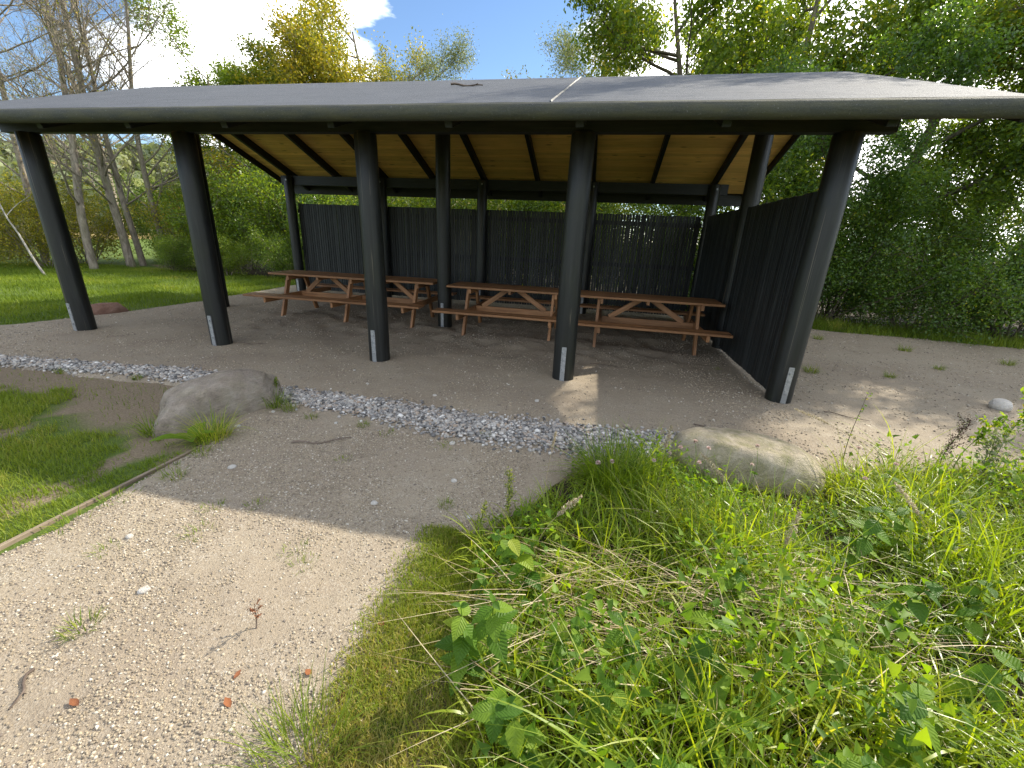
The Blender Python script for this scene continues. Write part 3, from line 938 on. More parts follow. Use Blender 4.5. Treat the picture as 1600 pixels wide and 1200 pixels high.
# stone drain along the front of the yard
rg = np.random.default_rng(5)
N = 38000
x = rg.uniform(-2.5, 8.75, N)
c = np.interp(x, [-2.5, 0.8, 3.2, 4.6, 5.8, 6.8, 7.7, 8.8], [-1.45, -1.52, -1.30, -1.52, -1.58, -1.70, -1.70, -1.55])
hw = np.interp(x, [-2.5, 0.8, 3.2, 4.6, 5.8, 6.8, 7.7, 8.8], [0.16, 0.17, 0.20, 0.20, 0.24, 0.30, 0.34, 0.26])
v = rg.normal(0, 0.52, N)
y = c + hw * v + 0.05 * (fbm(x * 1.5, x * 0 + 2, 3, 6) - 0.5)
dens = np.where(x < 3.0, 0.55, 1.0)
ok = (rg.random(N) < dens * np.clip(1.5 - np.abs(v), 0.06, 1)) & (np.hypot((x - 4.5) / 0.32, (y + 2.0) / 0.55) > 1)
x, y, v = x[ok], y[ok], v[ok]
sz = (0.007 + 0.015 * rg.random(len(x)) ** 1.6) * (1 + 0.5 * (rg.random(len(x)) > 0.95))
z = gravel_h(x, y) + sz * 0.25 + 0.028 * np.exp(-v * v * 1.6) * rg.random(len(x))
tag(link('drain_stones', scatter_stones('drain_stones', np.stack([x, y, z], -1), sz, M['cobble'], (ICO1, ICO1F), 6, 0.62, 0.22)), 'strip of grey and white beach stones draining the eave', 'stones', kind='stuff')

# loose chips on the gravel: dense near the camera
OCT = np.array([[1, 0, 0], [-1, 0, 0], [0, 1, 0], [0, -1, 0], [0, 0, 1], [0, 0, -1]], float)
OCTF = np.array([[0, 2, 4], [2, 1, 4], [1, 3, 4], [3, 0, 4], [2, 0, 5], [1, 2, 5], [3, 1, 5], [0, 3, 5]])
def chips(n, x0, x1, y0, y1, s0, s1, seed):
    rg = np.random.default_rng(seed)
    x = rg.uniform(x0, x1, n); y = rg.uniform(y0, y1, n)
    sd = poly_sd(x, y, GRAVEL)
    cl = fbm(x * 2.5, y * 2.5, 4, 51)
    ok = (sd > -0.02) & (rg.random(n) < np.clip((cl - 0.30) * 3.0, 0.12, 1))
    x, y = x[ok], y[ok]
    s = s0 + (s1 - s0) * rg.random(len(x)) ** 2.6
    return np.stack([x, y, gravel_h(x, y) + s * 0.15], -1), s
P1, S1 = chips(120000, 4.86, 7.45, -5.0, -2.0, 0.0020, 0.0085, 1)
P2, S2 = chips(70000, -1.2, 10.0, -2.2, 5.6, 0.004, 0.013, 2)
P3, S3 = chips(30000, 9.0, 17.0, -1.6, 5.2, 0.005, 0.015, 3)
tag(link('gravel_chips', scatter_stones('gravel_chips', np.vstack([P1, P2, P3]), np.concatenate([S1, S2, S3]), M['chips'], (OCT, OCTF), 9, 0.75, 0.3)), 'loose gravel chips strewn over the yard and path', 'gravel', kind='stuff')

# single pale stones that stand out on the path
spots = [(470, 560, 4.95, -0.55), (0, 0, 6.55, -3.0), (0, 0, 5.35, -2.85), (0, 0, 4.93, -1.93), (0, 0, 4.86, -2.27), (0, 0, 5.62, -1.98), (0, 0, 6.95, -2.60), (0, 0, 6.75, -2.06), (0, 0, 5.42, -3.62), (0, 0, 5.86, -3.9), (0, 0, 7.18, -2.98), (0, 0, 6.2, -1.05), (0, 0, 7.3, -0.9), (0, 0, 5.35, -0.95)]
PB = scatter_stones('pebble', np.zeros((1, 3)), np.array([0.03]), M['pale_stone'], (ICO2, ICO2F), 3, 0.6, 0.10, True)
peb = []
for i, (_, _, px, py) in enumerate(spots):
    o = link('pebble', PB, None, (px, py, float(gravel_h(px, py)) + 0.004), (0, 0, i * 1.3), (0.55 + 0.35 * ((i * 7) % 5) / 5,) * 3)
    tag(o, 'small pale pebble lying loose on the gravel', 'pebble', 'pale pebbles on the gravel')
    peb.append(o)
by_distance(peb, GREY_BOULDER, 'pale loose pebble on the gravel, {} to the grey boulder')

# timber edging board between lawn and path
for a, b, lab in (((4.835, -6.2, -0.045), (4.835, -3.92, -0.043), None), ((4.84, -3.90, -0.046), (4.86, -2.35, -0.053), None)):
    o = bar('edging_board', a, b, 0.026, 0.09, M['edging'], None)
    tag(o, 'weathered timber edging board between lawn and path, ' + ('nearer length' if a[1] < -5 else 'farther length'), 'edging board', 'edging boards of the path')

# ------------------------------------------------------------------ helpers: vegetation
def blades(pos, L, W, az, lean, curve, nseg, rg, twist=0.5):
    """curved tapering blades; returns verts, faces, rnd"""
    N = len(pos)
    s = np.linspace(0, 1, nseg + 1)
    th = lean[:, None] + curve[:, None] * s[None]
    ds = L[:, None] / nseg
    hx = np.concatenate([np.zeros((N, 1)), np.cumsum(np.sin((th[:, 1:] + th[:, :-1]) / 2) * ds, 1)], 1)
    hz = np.concatenate([np.zeros((N, 1)), np.cumsum(np.cos((th[:, 1:] + th[:, :-1]) / 2) * ds, 1)], 1)
    cx = pos[:, 0:1] + hx * np.cos(az)[:, None]
    cy = pos[:, 1:2] + hx * np.sin(az)[:, None]
    cz = pos[:, 2:3] + hz
    w = (W[:, None] * np.clip(1.0 - s[None] ** 2.2, 0.04, 1)) * 0.5
    tw = az[:, None] + np.pi / 2 + (rg.normal(0, twist, N))[:, None] * (0.4 + s[None])
    dx = np.cos(tw) * w; dy = np.sin(tw) * w
    V = np.stack([np.stack([cx - dx, cy - dy, cz], -1), np.stack([cx + dx, cy + dy, cz], -1)], 2).reshape(N, -1, 3)
    nv = 2 * (nseg + 1)
    q = np.array([[2 * i, 2 * i + 1, 2 * i + 3, 2 * i + 2] for i in range(nseg)])
    F = (q[None] + (np.arange(N) * nv)[:, None, None]).reshape(-1, 4)
    return V.reshape(-1, 3), F, nv

def grass_obj(name, pos, L, W, mat, rg, nseg=3, lean=(0.1, 0.35), curve=(0.3, 0.9), az=None, rnd=None):
    N = len(pos)
    az = rg.uniform(0, 2 * np.pi, N) if az is None else az
    V, F, nv = blades(pos, L, W, az, np.abs(rg.normal(lean[0], lean[1], N)), np.abs(rg.normal(curve[0], curve[1], N)), nseg, rg)
    r = rg.random(N) if rnd is None else rnd
    return np_mesh(name, V, F, mat, np.repeat(r, nv))

def join_np(name, parts, mat):
    """parts: list of (V, F, rnd per vertex)"""
    off = 0; Vs = []; Fs = {}; Rs = []
    for V, F, r in parts:
        Vs.append(V); Rs.append(r)
        Fs.setdefault(F.shape[1], []).append(F + off); off += len(V)
    return np_mesh(name, np.vstack(Vs), [np.vstack(f) for f in Fs.values()], mat, np.concatenate(Rs))

def quad_leaves(P, size, rg, up=0.35, aspect=0.55, fold=0.15):
    """folded diamond leaves, one quad each, random facing"""
    N = len(P)
    d = rg.normal(0, 1, (N, 3)); d[:, 2] -= 0.25; d /= np.linalg.norm(d, axis=1, keepdims=True)
    n = rg.normal(0, 1, (N, 3)); n[:, 2] += up * 3; n -= d * (n * d).sum(1, keepdims=True)
    n /= np.linalg.norm(n, axis=1, keepdims=True) + 1e-9
    s = np.cross(d, n)
    L = size[:, None] * rg.uniform(0.7, 1.25, (N, 1)); w = L * aspect * 0.5
    V = np.stack([P - d * L * 0.5, P + s * w - d * L * 0.06 + n * L * fold, P + d * L * 0.5, P - s * w - d * L * 0.06 + n * L * fold], 1)
    F = np.arange(N * 4).reshape(N, 4)
    return V.reshape(-1, 3), F

class Tubes:
    def __init__(self): self.V = []; self.F = []; self.n = 0
    def add(self, pts, rad, sides):
        P = np.array(pts); m = len(P)
        T = np.gradient(P, axis=0); T /= np.linalg.norm(T, axis=1, keepdims=True) + 1e-9
        ref = np.array([0.31, 0.95, 0.05]) if abs(T[0, 2]) > 0.8 else np.array([0.02, 0.03, 1.0])
        A = np.cross(T, ref); A /= np.linalg.norm(A, axis=1, keepdims=True) + 1e-9
        B = np.cross(T, A)
        a = np.linspace(0, 2 * np.pi, sides, endpoint=False)
        V = P[:, None] + np.array(rad)[:, None, None] * (A[:, None] * np.cos(a)[None, :, None] + B[:, None] * np.sin(a)[None, :, None])
        i = np.arange(m - 1)[:, None] * sides; j = np.arange(sides)[None]; j2 = (j + 1) % sides
        F = np.stack([i + j, i + j2, i + sides + j2, i + sides + j], -1).reshape(-1, 4) + self.n
        self.V.append(V.reshape(-1, 3)); self.F.append(F); self.n += m * sides
    def mesh(self, name, mat, smooth=True):
        return np_mesh(name, np.vstack(self.V), np.vstack(self.F), mat, None, smooth)

def grow(rg, p, d, L, r, lev, spec, tubes, tips):
    sp = spec[lev]
    n = sp['seg']
    pts = [np.array(p, float)]; d = np.array(d, float); rad = [r]
    dirs = [d.copy()]
    for i in range(n):
        d = d + rg.normal(0, sp['wander'], 3) + np.array([0, 0, sp['up']])
        d /= np.linalg.norm(d)
        pts.append(pts[-1] + d * L / n); dirs.append(d.copy())
        rad.append(max(0.003, r * (1 - (i + 1) / n * sp['taper'])))
    tubes.add(pts, rad, sp['sides'])
    if lev == len(spec) - 1:
        tips.append(np.array(pts))
        return
    for c in range(sp['kids']):
        t = sp['t0'] + (1 - sp['t0']) * (c + rg.random()) / sp['kids']
        f = t * n; i = min(int(f), n - 1); fr = f - i
        q = pts[i] * (1 - fr) + pts[i + 1] * fr
        dd = dirs[i + 1]
        v = rg.normal(0, 1, 3); v -= dd * (v @ dd); v /= np.linalg.norm(v) + 1e-9
        ang = sp['ang'] * rg.uniform(0.75, 1.25)
        nd = dd * math.cos(ang) + v * math.sin(ang)
        grow(rg, q, nd, L * sp['ratio'] * rg.uniform(0.7, 1.2) * (1 - sp['short'] * t), max(0.004, r * sp['rr'] * (1 - 0.5 * t)), lev + 1, spec, tubes, tips)

def S(seg, kids, ang, ratio, rr=0.5, wander=0.08, up=0.03, taper=0.75, t0=0.3, short=0.45, sides=5):
    return dict(seg=seg, kids=kids, ang=ang, ratio=ratio, rr=rr, wander=wander, up=up, taper=taper, t0=t0, short=short, sides=sides)

def leaf_points(tips, n, rg, jitter, tail=0.15):
    T = np.array([t[rg.integers(0, len(t))] if False else t[0] for t in tips])
    idx = rg.integers(0, len(tips), n)
    m = min(len(t) for t in tips)
    A = np.stack([t[:m] for t in tips])
    f = (tail + (1 - tail) * rg.random(n)) * (m - 1)
    i = np.minimum(f.astype(int), m - 2); fr = (f - i)[:, None]
    P = A[idx, i] * (1 - fr) + A[idx, i + 1] * fr
    return P + rg.normal(0, jitter, (n, 3)), idx

def make_tree(seed, spec, height, r0, nleaf, leaf, jitter, mat_leaf, mat_bark, stems=1, stem_spread=0.0, aspect=0.55, squash=None, zmin=0.0):
    rg = np.random.default_rng(seed)
    tubes = Tubes(); tips = []
    for s_ in range(stems):
        a = 2 * np.pi * (s_ + rg.random()) / stems
        d = np.array([math.cos(a) * stem_spread, math.sin(a) * stem_spread, 1.0]) * (1.0 if stems > 1 else 1.0)
        d[:2] *= rg.uniform(0.3, 1.0) if stems > 1 else 1
        d /= np.linalg.norm(d)
        p = np.array([math.cos(a), math.sin(a), 0]) * (0.10 if stems > 1 else 0)
        p[2] = -0.15
        grow(rg, p, d, height * rg.uniform(0.75, 1.0) if stems > 1 else height, r0, 0, spec, tubes, tips)
    trunk = tubes.mesh('trunk', mat_bark)
    crown = None
    if nleaf:
        P, idx = leaf_points(tips, nleaf, rg, jitter)
        P = P[P[:, 2] > zmin] if zmin is not None else P
        V, F = quad_leaves(P, np.full(len(P), leaf), rg, aspect=aspect)
        clump = rg.random(len(tips))
        r = np.clip(0.62 * rg.random(len(P)) + 0.38 * rg.random(len(P)) ** 2 + 0.22 * (fbm(P[:, 0] * 1.1, P[:, 2] * 1.1 + P[:, 1], 3, seed) - 0.5) * 2, 0, 1)
        crown = np_mesh('crown', V, F, mat_leaf, np.repeat(r, 4))
    return trunk, crown

def plant_tree(name, meshes, loc, rz, scale, label, cat, group=None):
    t = empty(name, loc, rz)
    t.scale = (scale,) * 3 if not isinstance(scale, tuple) else scale
    tag(t, label, cat, group)
    link('trunk' if name.endswith('tree') else 'stems', meshes[0], t)
    if meshes[1] is not None: link('crown' if name.endswith('tree') else 'foliage', meshes[1], t)
    return t

# ------------------------------------------------------------------ trees and shrubs
SPEC_TREE = [S(9, 13, 1.05, 0.46, 0.45, 0.05, 0.03, 0.8, 0.22, 0.35, 8), S(6, 8, 0.8, 0.50, 0.5, 0.11, 0.04, 0.8, 0.25, 0.4, 5), S(4, 6, 0.75, 0.52, 0.5, 0.14, 0.02, 0.8, 0.2, 0.3, 3), S(3, 0, 0, 0, sides=3, wander=0.15, up=0.0)]
SPEC_SHRUB = [S(6, 7, 0.75, 0.50, 0.5, 0.12, 0.02, 0.8, 0.12, 0.3, 5), S(4, 6, 0.8, 0.52, 0.5, 0.16, 0.03, 0.8, 0.15, 0.3, 3), S(3, 0, 0, 0, sides=3, wander=0.18, up=0.0)]
SPEC_BARE = [S(12, 26, 0.95, 0.36, 0.34, 0.04, 0.05, 0.80, 0.18, 0.45, 8), S(7, 11, 0.65, 0.46, 0.45, 0.12, 0.05, 0.8, 0.25, 0.4, 4), S(5, 7, 0.6, 0.50, 0.55, 0.15, 0.03, 0.8, 0.2, 0.3, 3), S(4, 0, 0, 0, sides=3, wander=0.16, up=0.01)]

T_oak1 = make_tree(101, SPEC_TREE, 8.5, 0.17, 46000, 0.105, 0.17, M['oak'], M['bark_dark'])
T_oak2 = make_tree(102, SPEC_TREE, 8.0, 0.16, 46000, 0.100, 0.17, M['oak'], M['bark_dark'])
T_dark = make_tree(103, SPEC_TREE, 7.0, 0.13, 42000, 0.085, 0.17, M['dark'], M['bark_dark'])
T_yel = make_tree(104, SPEC_TREE, 8.5, 0.14, 20000, 0.11, 0.18, M['yellow'], M['bark'])
T_grey = make_tree(105, SPEC_TREE, 8.5, 0.15, 26000, 0.10, 0.20, M['grey'], M['bark'], aspect=0.32)
T_fresh = make_tree(106, SPEC_TREE, 6.0, 0.10, 26000, 0.085, 0.16, M['fresh'], M['bark'])
S_dark1 = make_tree(111, SPEC_SHRUB, 2.6, 0.028, 20000, 0.065, 0.15, M['dark'], M['bark_dark'], 9, 0.75, zmin=0.03)
S_dark2 = make_tree(112, SPEC_SHRUB, 2.2, 0.025, 18000, 0.060, 0.15, M['dark'], M['bark_dark'], 10, 0.95, zmin=0.03)
S_oak = make_tree(113, SPEC_SHRUB, 2.6, 0.028, 20000, 0.065, 0.15, M['oak'], M['bark_dark'], 9, 0.7, zmin=0.03)
S_fresh = make_tree(114, SPEC_SHRUB, 2.4, 0.025, 18000, 0.070, 0.15, M['fresh'], M['bark'], 9, 0.7, zmin=0.03)
S_yel = make_tree(115, SPEC_SHRUB, 2.4, 0.022, 9000, 0.070, 0.14, M['yellow'], M['bark'], 10, 0.6, zmin=0.03)
B_1 = make_tree(121, SPEC_BARE, 11.5, 0.13, 1500, 0.06, 0.05, M['yellow'], M['bark'])
B_2 = make_tree(122, SPEC_BARE, 12.0, 0.14, 1200, 0.06, 0.05, M['yellow'], M['bark'])
B_3 = make_tree(123, SPEC_BARE, 10.5, 0.11, 1500, 0.06, 0.05, M['yellow'], M['bark'])

def gz(x, y): return float(ground_h(x, y))
def put(name, meshes, x, y, rz, sc, label, cat, group=None):
    return plant_tree(name, meshes, (x, y, gz(x, y)), R(rz), sc, label, cat, group)

# bare alders at the left
G = 'bare trees beyond the lawn'
put('bare_tree', B_1, -9.4, 6.9, 0, 1.0, 'bare grey-barked tree standing foremost beyond the lawn, leftmost trunk', 'tree', G)
put('bare_tree', B_2, -9.6, 8.3, 70, 1.0, 'bare tree with the thickest pale trunk in the middle of the clump', 'tree', G)
put('bare_tree', B_3, -9.9, 9.0, 150, 1.05, 'slender bare tree close behind the thickest trunk of the clump', 'tree', G)
put('bare_tree', B_1, -9.0, 9.2, 220, 0.9, 'bare tree nearest the leafy green shrubs, rightmost of the clump', 'tree', G)
put('bare_tree', B_3, -12.6, 7.6, 40, 1.1, 'bare tree at far left above the yellow bushes', 'tree', G)
put('bare_tree', B_2, -14.5, 12.0, 300, 1.1, 'far bare tree behind the clump, partly hidden by trunks', 'tree', G)

# pale dead sapling leaning at the far left
def dead_sapling():
    tb = Tubes(); rg = np.random.default_rng(9)
    tips = []
    grow(rg, (0, 0, -0.1), (-0.35, -0.1, 1.0), 3.6, 0.035, 0, [S(8, 6, 0.7, 0.4, 0.5, 0.06, 0.02, 0.85, 0.3, 0.4, 5), S(5, 3, 0.6, 0.4, 0.5, 0.1, 0.02, 0.8, 0.3, 0.4, 4), S(3, 0, 0, 0, sides=3, wander=0.15)], tb, tips)
    return tb.mesh('dead_sapling', M['bark_pale'])
tag(link('dead_sapling', dead_sapling(), None, (-8.4, 4.9, -0.03)), 'pale dead leaning sapling behind the leftmost post', 'sapling')

# trees showing above the roof
put('yellow_tree', T_yel, -5.6, 12.5, 20, 1.0, 'yellowing leafy tree above the left end of the roof', 'tree')
put('yellow_tree', T_yel, -2.2, 13.5, 140, 1.12, 'tall yellow-green tree rising behind the roof left of the blue sky', 'tree')
put('yellow_tree', T_yel, -4.0, 14.0, 250, 1.0, 'yellow tree between the two larger yellowing trees over the roof', 'tree')
put('willow_tree', T_grey, -0.9, 14.5, 80, 1.0, 'grey-green feathery tree behind the roof beside the blue sky gap', 'tree')
put('yellow_tree', T_yel, 6.4, 14.0, 260, 0.86, 'small yellow tree peeping over the roof right of the blue sky', 'tree')
put('willow_tree', T_grey, 7.7, 14.5, 200, 0.98, 'thin grey-green tree poking above the roof before the white cloud', 'tree')
put('broadleaf_tree', T_oak1, 10.6, 11.0, 30, 1.15, 'big green tree behind the right half of the roof', 'tree')
put('broadleaf_tree', T_oak2, 12.9, 9.8, 100, 1.25, 'tall sunlit green tree at the right end of the roof ridge', 'tree')
put('broadleaf_tree', T_oak1, 15.4, 9.6, 200, 1.12, 'green tree right of the shelter with sky gaps in its crown', 'tree')
put('broadleaf_tree', T_oak2, 18.6, 7.6, 170, 1.0, 'leafy tree shading the gravel at the right border', 'tree')
put('broadleaf_tree', T_dark, 21.5, 6.4, 300, 1.1, 'outermost dark tree beyond the right border', 'tree')
put('broadleaf_tree', T_dark, 19.8, 10.4, 40, 1.15, 'dark tree at the right edge against the bright cloud', 'tree')
put('broadleaf_tree', T_dark, 13.2, 7.6, 10, 0.78, 'dark small tree close behind the black side wall', 'tree')
put('broadleaf_tree', T_oak2, 17.2, 8.6, 60, 0.80, 'leaning leafy tree over the right hand gravel edge', 'tree')

# leafy shrubs left of the shelter
put('leafy_tree', T_fresh, -9.4, 13.2, 30, 1.3, 'fresh green small tree between the bare trunks and the shelter', 'tree')
put('leafy_tree', T_fresh, -5.4, 13.0, 190, 1.3, 'climber-clad green tree seen under the left gable', 'tree')
for q, (nm, ms, x, y, rz, sc, lb) in enumerate((
        ('shrub', S_fresh, -6.2, 10.2, 0, 1.4, 'bright green shrub in front of the small tree left of the shelter'),
        ('shrub', S_oak, -3.9, 10.4, 60, 1.5, 'tall dense green shrub behind the left rear post'),
        ('shrub', S_fresh, -4.7, 7.6, 200, 0.55, 'low green shrub at the lawn edge left of the shelter'),
        ('shrub', S_oak, -2.5, 7.9, 20, 0.62, 'low green bush at the lawn edge beside the left rear post'),
        ('shrub', S_oak, -6.9, 7.7, 100, 0.5, 'smallest green bush at the foot of the bare trees'),
        ('shrub', S_dark1, -1.6, 10.2, 120, 1.4, 'dark shrub behind the left end of the slatted wall'),
        ('shrub', S_fresh, 0.9, 8.8, 10, 1.35, 'light green shrub behind the slatted wall, second from its left end'),
        ('shrub', S_oak, 3.0, 8.9, 80, 1.4, 'green shrub peeping over the slatted wall behind the longest table'),
        ('shrub', S_fresh, 5.0, 9.0, 150, 1.4, 'yellow-green shrub over the slatted wall behind the middle table'),
        ('shrub', S_oak, 7.0, 9.0, 220, 1.4, 'green shrub over the slatted wall behind the wall-side table'),
        ('shrub', S_oak, 9.0, 8.9, 300, 1.4, 'dark shrub over the right end of the slatted back wall'),
        ('shrub', S_dark2, 11.6, 7.9, 20, 1.15, 'dark shrub just behind the side wall corner'),
        ('shrub', S_dark1, 13.3, 6.7, 90, 0.95, 'dark shrub at the gravel edge next to the right front post'),
        ('shrub', S_dark2, 15.1, 6.4, 170, 1.0, 'low spreading shrub in the middle of the shaded right edge'),
        ('shrub', S_dark1, 16.9, 6.1, 250, 1.0, 'glossy dark shrub along the right gravel edge'),
        ('shrub', S_dark2, 18.9, 5.9, 320, 1.1, 'dark shrub at the far right edge of the yard'),
        ('shrub', S_oak, 14.2, 8.0, 40, 1.25, 'taller shrub in the second row right of the shelter'),
        ('shrub', S_oak, 17.6, 7.6, 140, 1.25, 'taller shrub in the second row at far right'),
        ('shrub', S_fresh, -8.3, 11.2, 250, 1.35, 'bright green shrub showing behind the bare trunks'),
        ('shrub', S_oak, -10.6, 12.0, 330, 1.4, 'green shrub farther back behind the bare trunks'),
        ('shrub', S_dark2, 9.9, 8.3, 200, 1.0, 'low dark shrub close behind the right bay of the slatted wall'),
        ('yellow_shrub', S_yel, -11.0, 6.6, 0, 0.95, 'yellowish bush left of the bare trunks'),
        ('yellow_shrub', S_yel, -13.0, 6.2, 90, 1.05, 'yellow bush at the left border behind the leftmost post'),
        ('yellow_shrub', S_yel, -11.8, 8.4, 200, 1.1, 'yellow bush behind the other yellow bushes at left'),
        ('yellow_shrub', S_yel, -8.0, 9.8, 300, 1.0, 'thin yellow bush seen between the bare trunks'),
        ('yellow_shrub', S_yel, -15.5, 8.0, 150, 1.2, 'far yellow bush at the very left'))):
    put(nm, ms, x, y, rz, sc, lb, 'shrub')

# far hill with woodland
def hill():
    n = 90
    th = np.linspace(R(95), R(185), n); rr = np.linspace(45, 160, 26)
    X = 8 + rr[:, None] * np.cos(th)[None]; Y = -5 + rr[:, None] * np.sin(th)[None]
    t = (rr - 45) / 115
    Z = -0.6 + 15.0 * smooth01(t * 1.2)[:, None] * (0.65 + 0.6 * fbm(th * 4, th * 0, 3, 3))[None] + 3.0 * (fbm(X * 0.12, Y * 0.12, 4, 12) - 0.5) * t[:, None]
    V = np.stack([X, Y, Z], -1).reshape(-1, 3)
    i = np.arange(len(rr) - 1)[:, None] * n; j = np.arange(n - 1)[None]
    F = np.stack([i + j, i + j + 1, i + n + j + 1, i + n + j], -1).reshape(-1, 4)
    s = NT('hill_fields')
    v = s.coords('Object')
    nn = s.noise(v, 0.06, 6, 0.6)
    c = s.ramp(nn, [(0.36, (0.05, 0.075, 0.03)), (0.5, (0.12, 0.13, 0.045)), (0.62, (0.26, 0.20, 0.085))])
    m = s.finish(c, 0.95, None, 0.1)
    tag(link('hill', np_mesh('hill', V, F, m, smooth=True)), 'far low hill with fields', kind='structure')
    rg = np.random.default_rng(77)
    N = 420
    a = rg.uniform(R(110), R(175), N); q = rg.uniform(60, 150, N) 
    parts = []
    for k in range(N):
        x = 8 + q[k] * math.cos(a[k]); y = -5 + q[k] * math.sin(a[k])
        tt = (q[k] - 45) / 115
        z = -0.6 + 15.0 * float(smooth01(tt * 1.2)) * (0.65 + 0.6 * float(fbm(a[k] * 4, 0.0, 3, 3)))
        n2 = 130
        p = rg.normal(0, 1, (n2, 3)); p /= np.linalg.norm(p, axis=1, keepdims=True)
        h = rg.uniform(2.2, 4.0)
        p = p * rg.uniform(0.6, 1.0, (n2, 1)) * np.array([h * 0.55, h * 0.55, h * 0.75]) + np.array([x, y, z + h * 0.6])
        V, F = quad_leaves(p, np.full(n2, 1.1), rg, aspect=0.8)
        parts.append((V, F, np.repeat(np.clip(rg.random(n2) * 0.5 + rg.random() * 0.5, 0, 1), 4)))
    tag(link('far_wood', join_np('far_wood', parts, M['grey'])), 'distant woodland on the hill at left', 'wood', kind='stuff')
hill()

# ------------------------------------------------------------------ grass
def lawn_patch(n, x0, x1, y0, y1, mask, seed, L, W, nseg=2):
    rg = np.random.default_rng(seed)
    x = rg.uniform(x0, x1, n); y = rg.uniform(y0, y1, n)
    ok = mask(x, y, rg)
    x, y = x[ok], y[ok]
    N = len(x)
    LL = rg.uniform(L[0], L[1], N) * (0.6 + 0.8 * fbm(x * 1.3, y * 1.3, 3, seed)); WW = rg.uniform(W[0], W[1], N)
    z = np.maximum(ground_h(x, y), gravel_h(x, y)) - 0.005
    az = rg.uniform(0, 2 * np.pi, N)
    V, F, nv = blades(np.stack([x, y, z], -1), LL, WW, az, np.abs(rg.normal(0.25, 0.3, N)), np.abs(rg.normal(0.5, 0.5, N)), nseg, rg)
    r = np.clip(0.40 * rg.random(N) + 0.95 * (fbm(x * 1.1, y * 1.1, 4, seed + 2) - 0.19) + 0.15 * (rg.random(N) > 0.93) + {73: 0.22, 72: -0.05, 71: 0.08}.get(seed, 0), 0, 1)
    return V, F, np.repeat(r, nv)

def m_front(x, y, rg):
    sd = -poly_sd(x, y, GRAVEL)
    n1 = fbm(x * 1.9, y * 1.9, 4, 61); n2 = fbm(x * 5.5, y * 5.5, 3, 62)
    worn = np.exp(-(((x - 3.75) / 0.55) ** 2 + ((y + 2.35) / 0.34) ** 2)) + 0.75 * smooth01((y + 2.45) / 0.75)
    d = smooth01((n1 * 0.7 + n2 * 0.45 - 0.47 - 0.40 * worn + 0.12 * smooth01((-2.75 - y) / 0.5)) / 0.15)
    return (sd > 0.0) & (rg.random(len(x)) < np.clip(d, 0.035, 1))
def m_back(x, y, rg):
    sd = -poly_sd(x, y, GRAVEL)
    return (sd > 0.02) & (rg.random(len(x)) < 0.35 + 0.65 * smooth01((fbm(x * 1.2, y * 1.2, 3, 63) - 0.3) / 0.2))
def m_moss(x, y, rg):
    # thin turf between the gravel and the tall weeds
    c = np.interp(y, [-5.2, -4.3, -4.03, -3.75, -3.45, -3.0], [7.34, 7.32, 7.26, 7.22, 7.22, 7.26])
    dn = np.clip(1.5 - np.where(x < c, (c - x) / 0.24, (x - c) / 0.40), 0, 1) ** 1.6
    return (y < -3.12) & (rg.random(len(x)) < np.clip(dn * (0.45 + 1.1 * smooth01((fbm(x * 3, y * 3, 3, 66) - 0.30) / 0.3)), 0, 1))
def m_verge(x, y, rg):
    yb = np.interp(x, [10.4, 11.8, 12.8, 14.2, 16.2, 21], [6.9, 5.75, 5.4, 5.25, 4.85, 4.5])
    return (y > yb - 0.25) & (y < yb + 1.4) & (rg.random(len(x)) < smooth01((fbm(x * 1.5, y * 1.5, 3, 65) - 0.25) / 0.3))
parts = [lawn_patch(150000, 0.2, 4.83, -5.2, -1.5, m_front, 71, (0.020, 0.072), (0.003, 0.0065)),
         lawn_patch(120000, -13.0, -0.9, -1.7, 8.2, m_back, 72, (0.05, 0.13), (0.007, 0.014)),
         lawn_patch(130000, 6.75, 7.75, -5.2, -3.0, m_moss, 73, (0.02, 0.06), (0.003, 0.006)),
         lawn_patch(26000, 10.4, 20.5, 4.2, 8.0, m_verge, 74, (0.10, 0.30), (0.006, 0.012), 3),
         lawn_patch(14000, -1.5, 11.0, 6.6, 8.6, lambda x, y, rg: rg.random(len(x)) < 0.8, 75, (0.10, 0.28), (0.008, 0.014))]
tag(link('lawn_grass', join_np('lawn_grass', parts, M['lawn'])), 'short green lawn grass left of the path and around the yard', 'grass', kind='stuff')

# tall mixed weeds in the right foreground
MEADOW = [(7.22, -3.15), (7.6, -2.62), (7.78, -2.15), (8.45, -1.86), (8.75, -2.1), (9.5, -2.1), (9.75, -1.72), (11.5, -1.12), (14, -0.2), (15.5, -1.0), (14.5, -4.6), (7.72, -4.75), (7.56, -4.2), (7.42, -3.6)]
def meadow_points(n, seed, margin=0.0):
    rg = np.random.default_rng(seed)
    x = rg.uniform(7.1, 14.5, n); y = rg.uniform(-4.9, -0.3, n)
    w = np.clip(1.9 - 0.32 * np.hypot(x - 8.4, y + 3.9), 0.22, 1)     # denser where it shows largest
    ok = (poly_sd(x, y, MEADOW) > margin) & (rg.random(n) < w)
    ok &= np.hypot(x - CAM.x, y - CAM.y) > 0.55
    return x[ok], y[ok], rg
def mz(x, y):
    return np.where(poly_sd(x, y, GRAVEL) > 0.05, gravel_h(x, y), ground_h(x, y)) - 0.01
def low_by_rock(x, y):
    ed = np.interp(y, [-4.75, -4.2, -3.6, -3.15, -2.62, -2.15], [7.72, 7.56, 7.42, 7.22, 7.6, 7.78])
    return (0.36 + 0.64 * smooth01((x - ed) / 0.65)) * (1 - 0.72 * np.exp(-(((x - 9.2) / 0.75) ** 2 + ((y + 2.28) / 0.38) ** 2)))
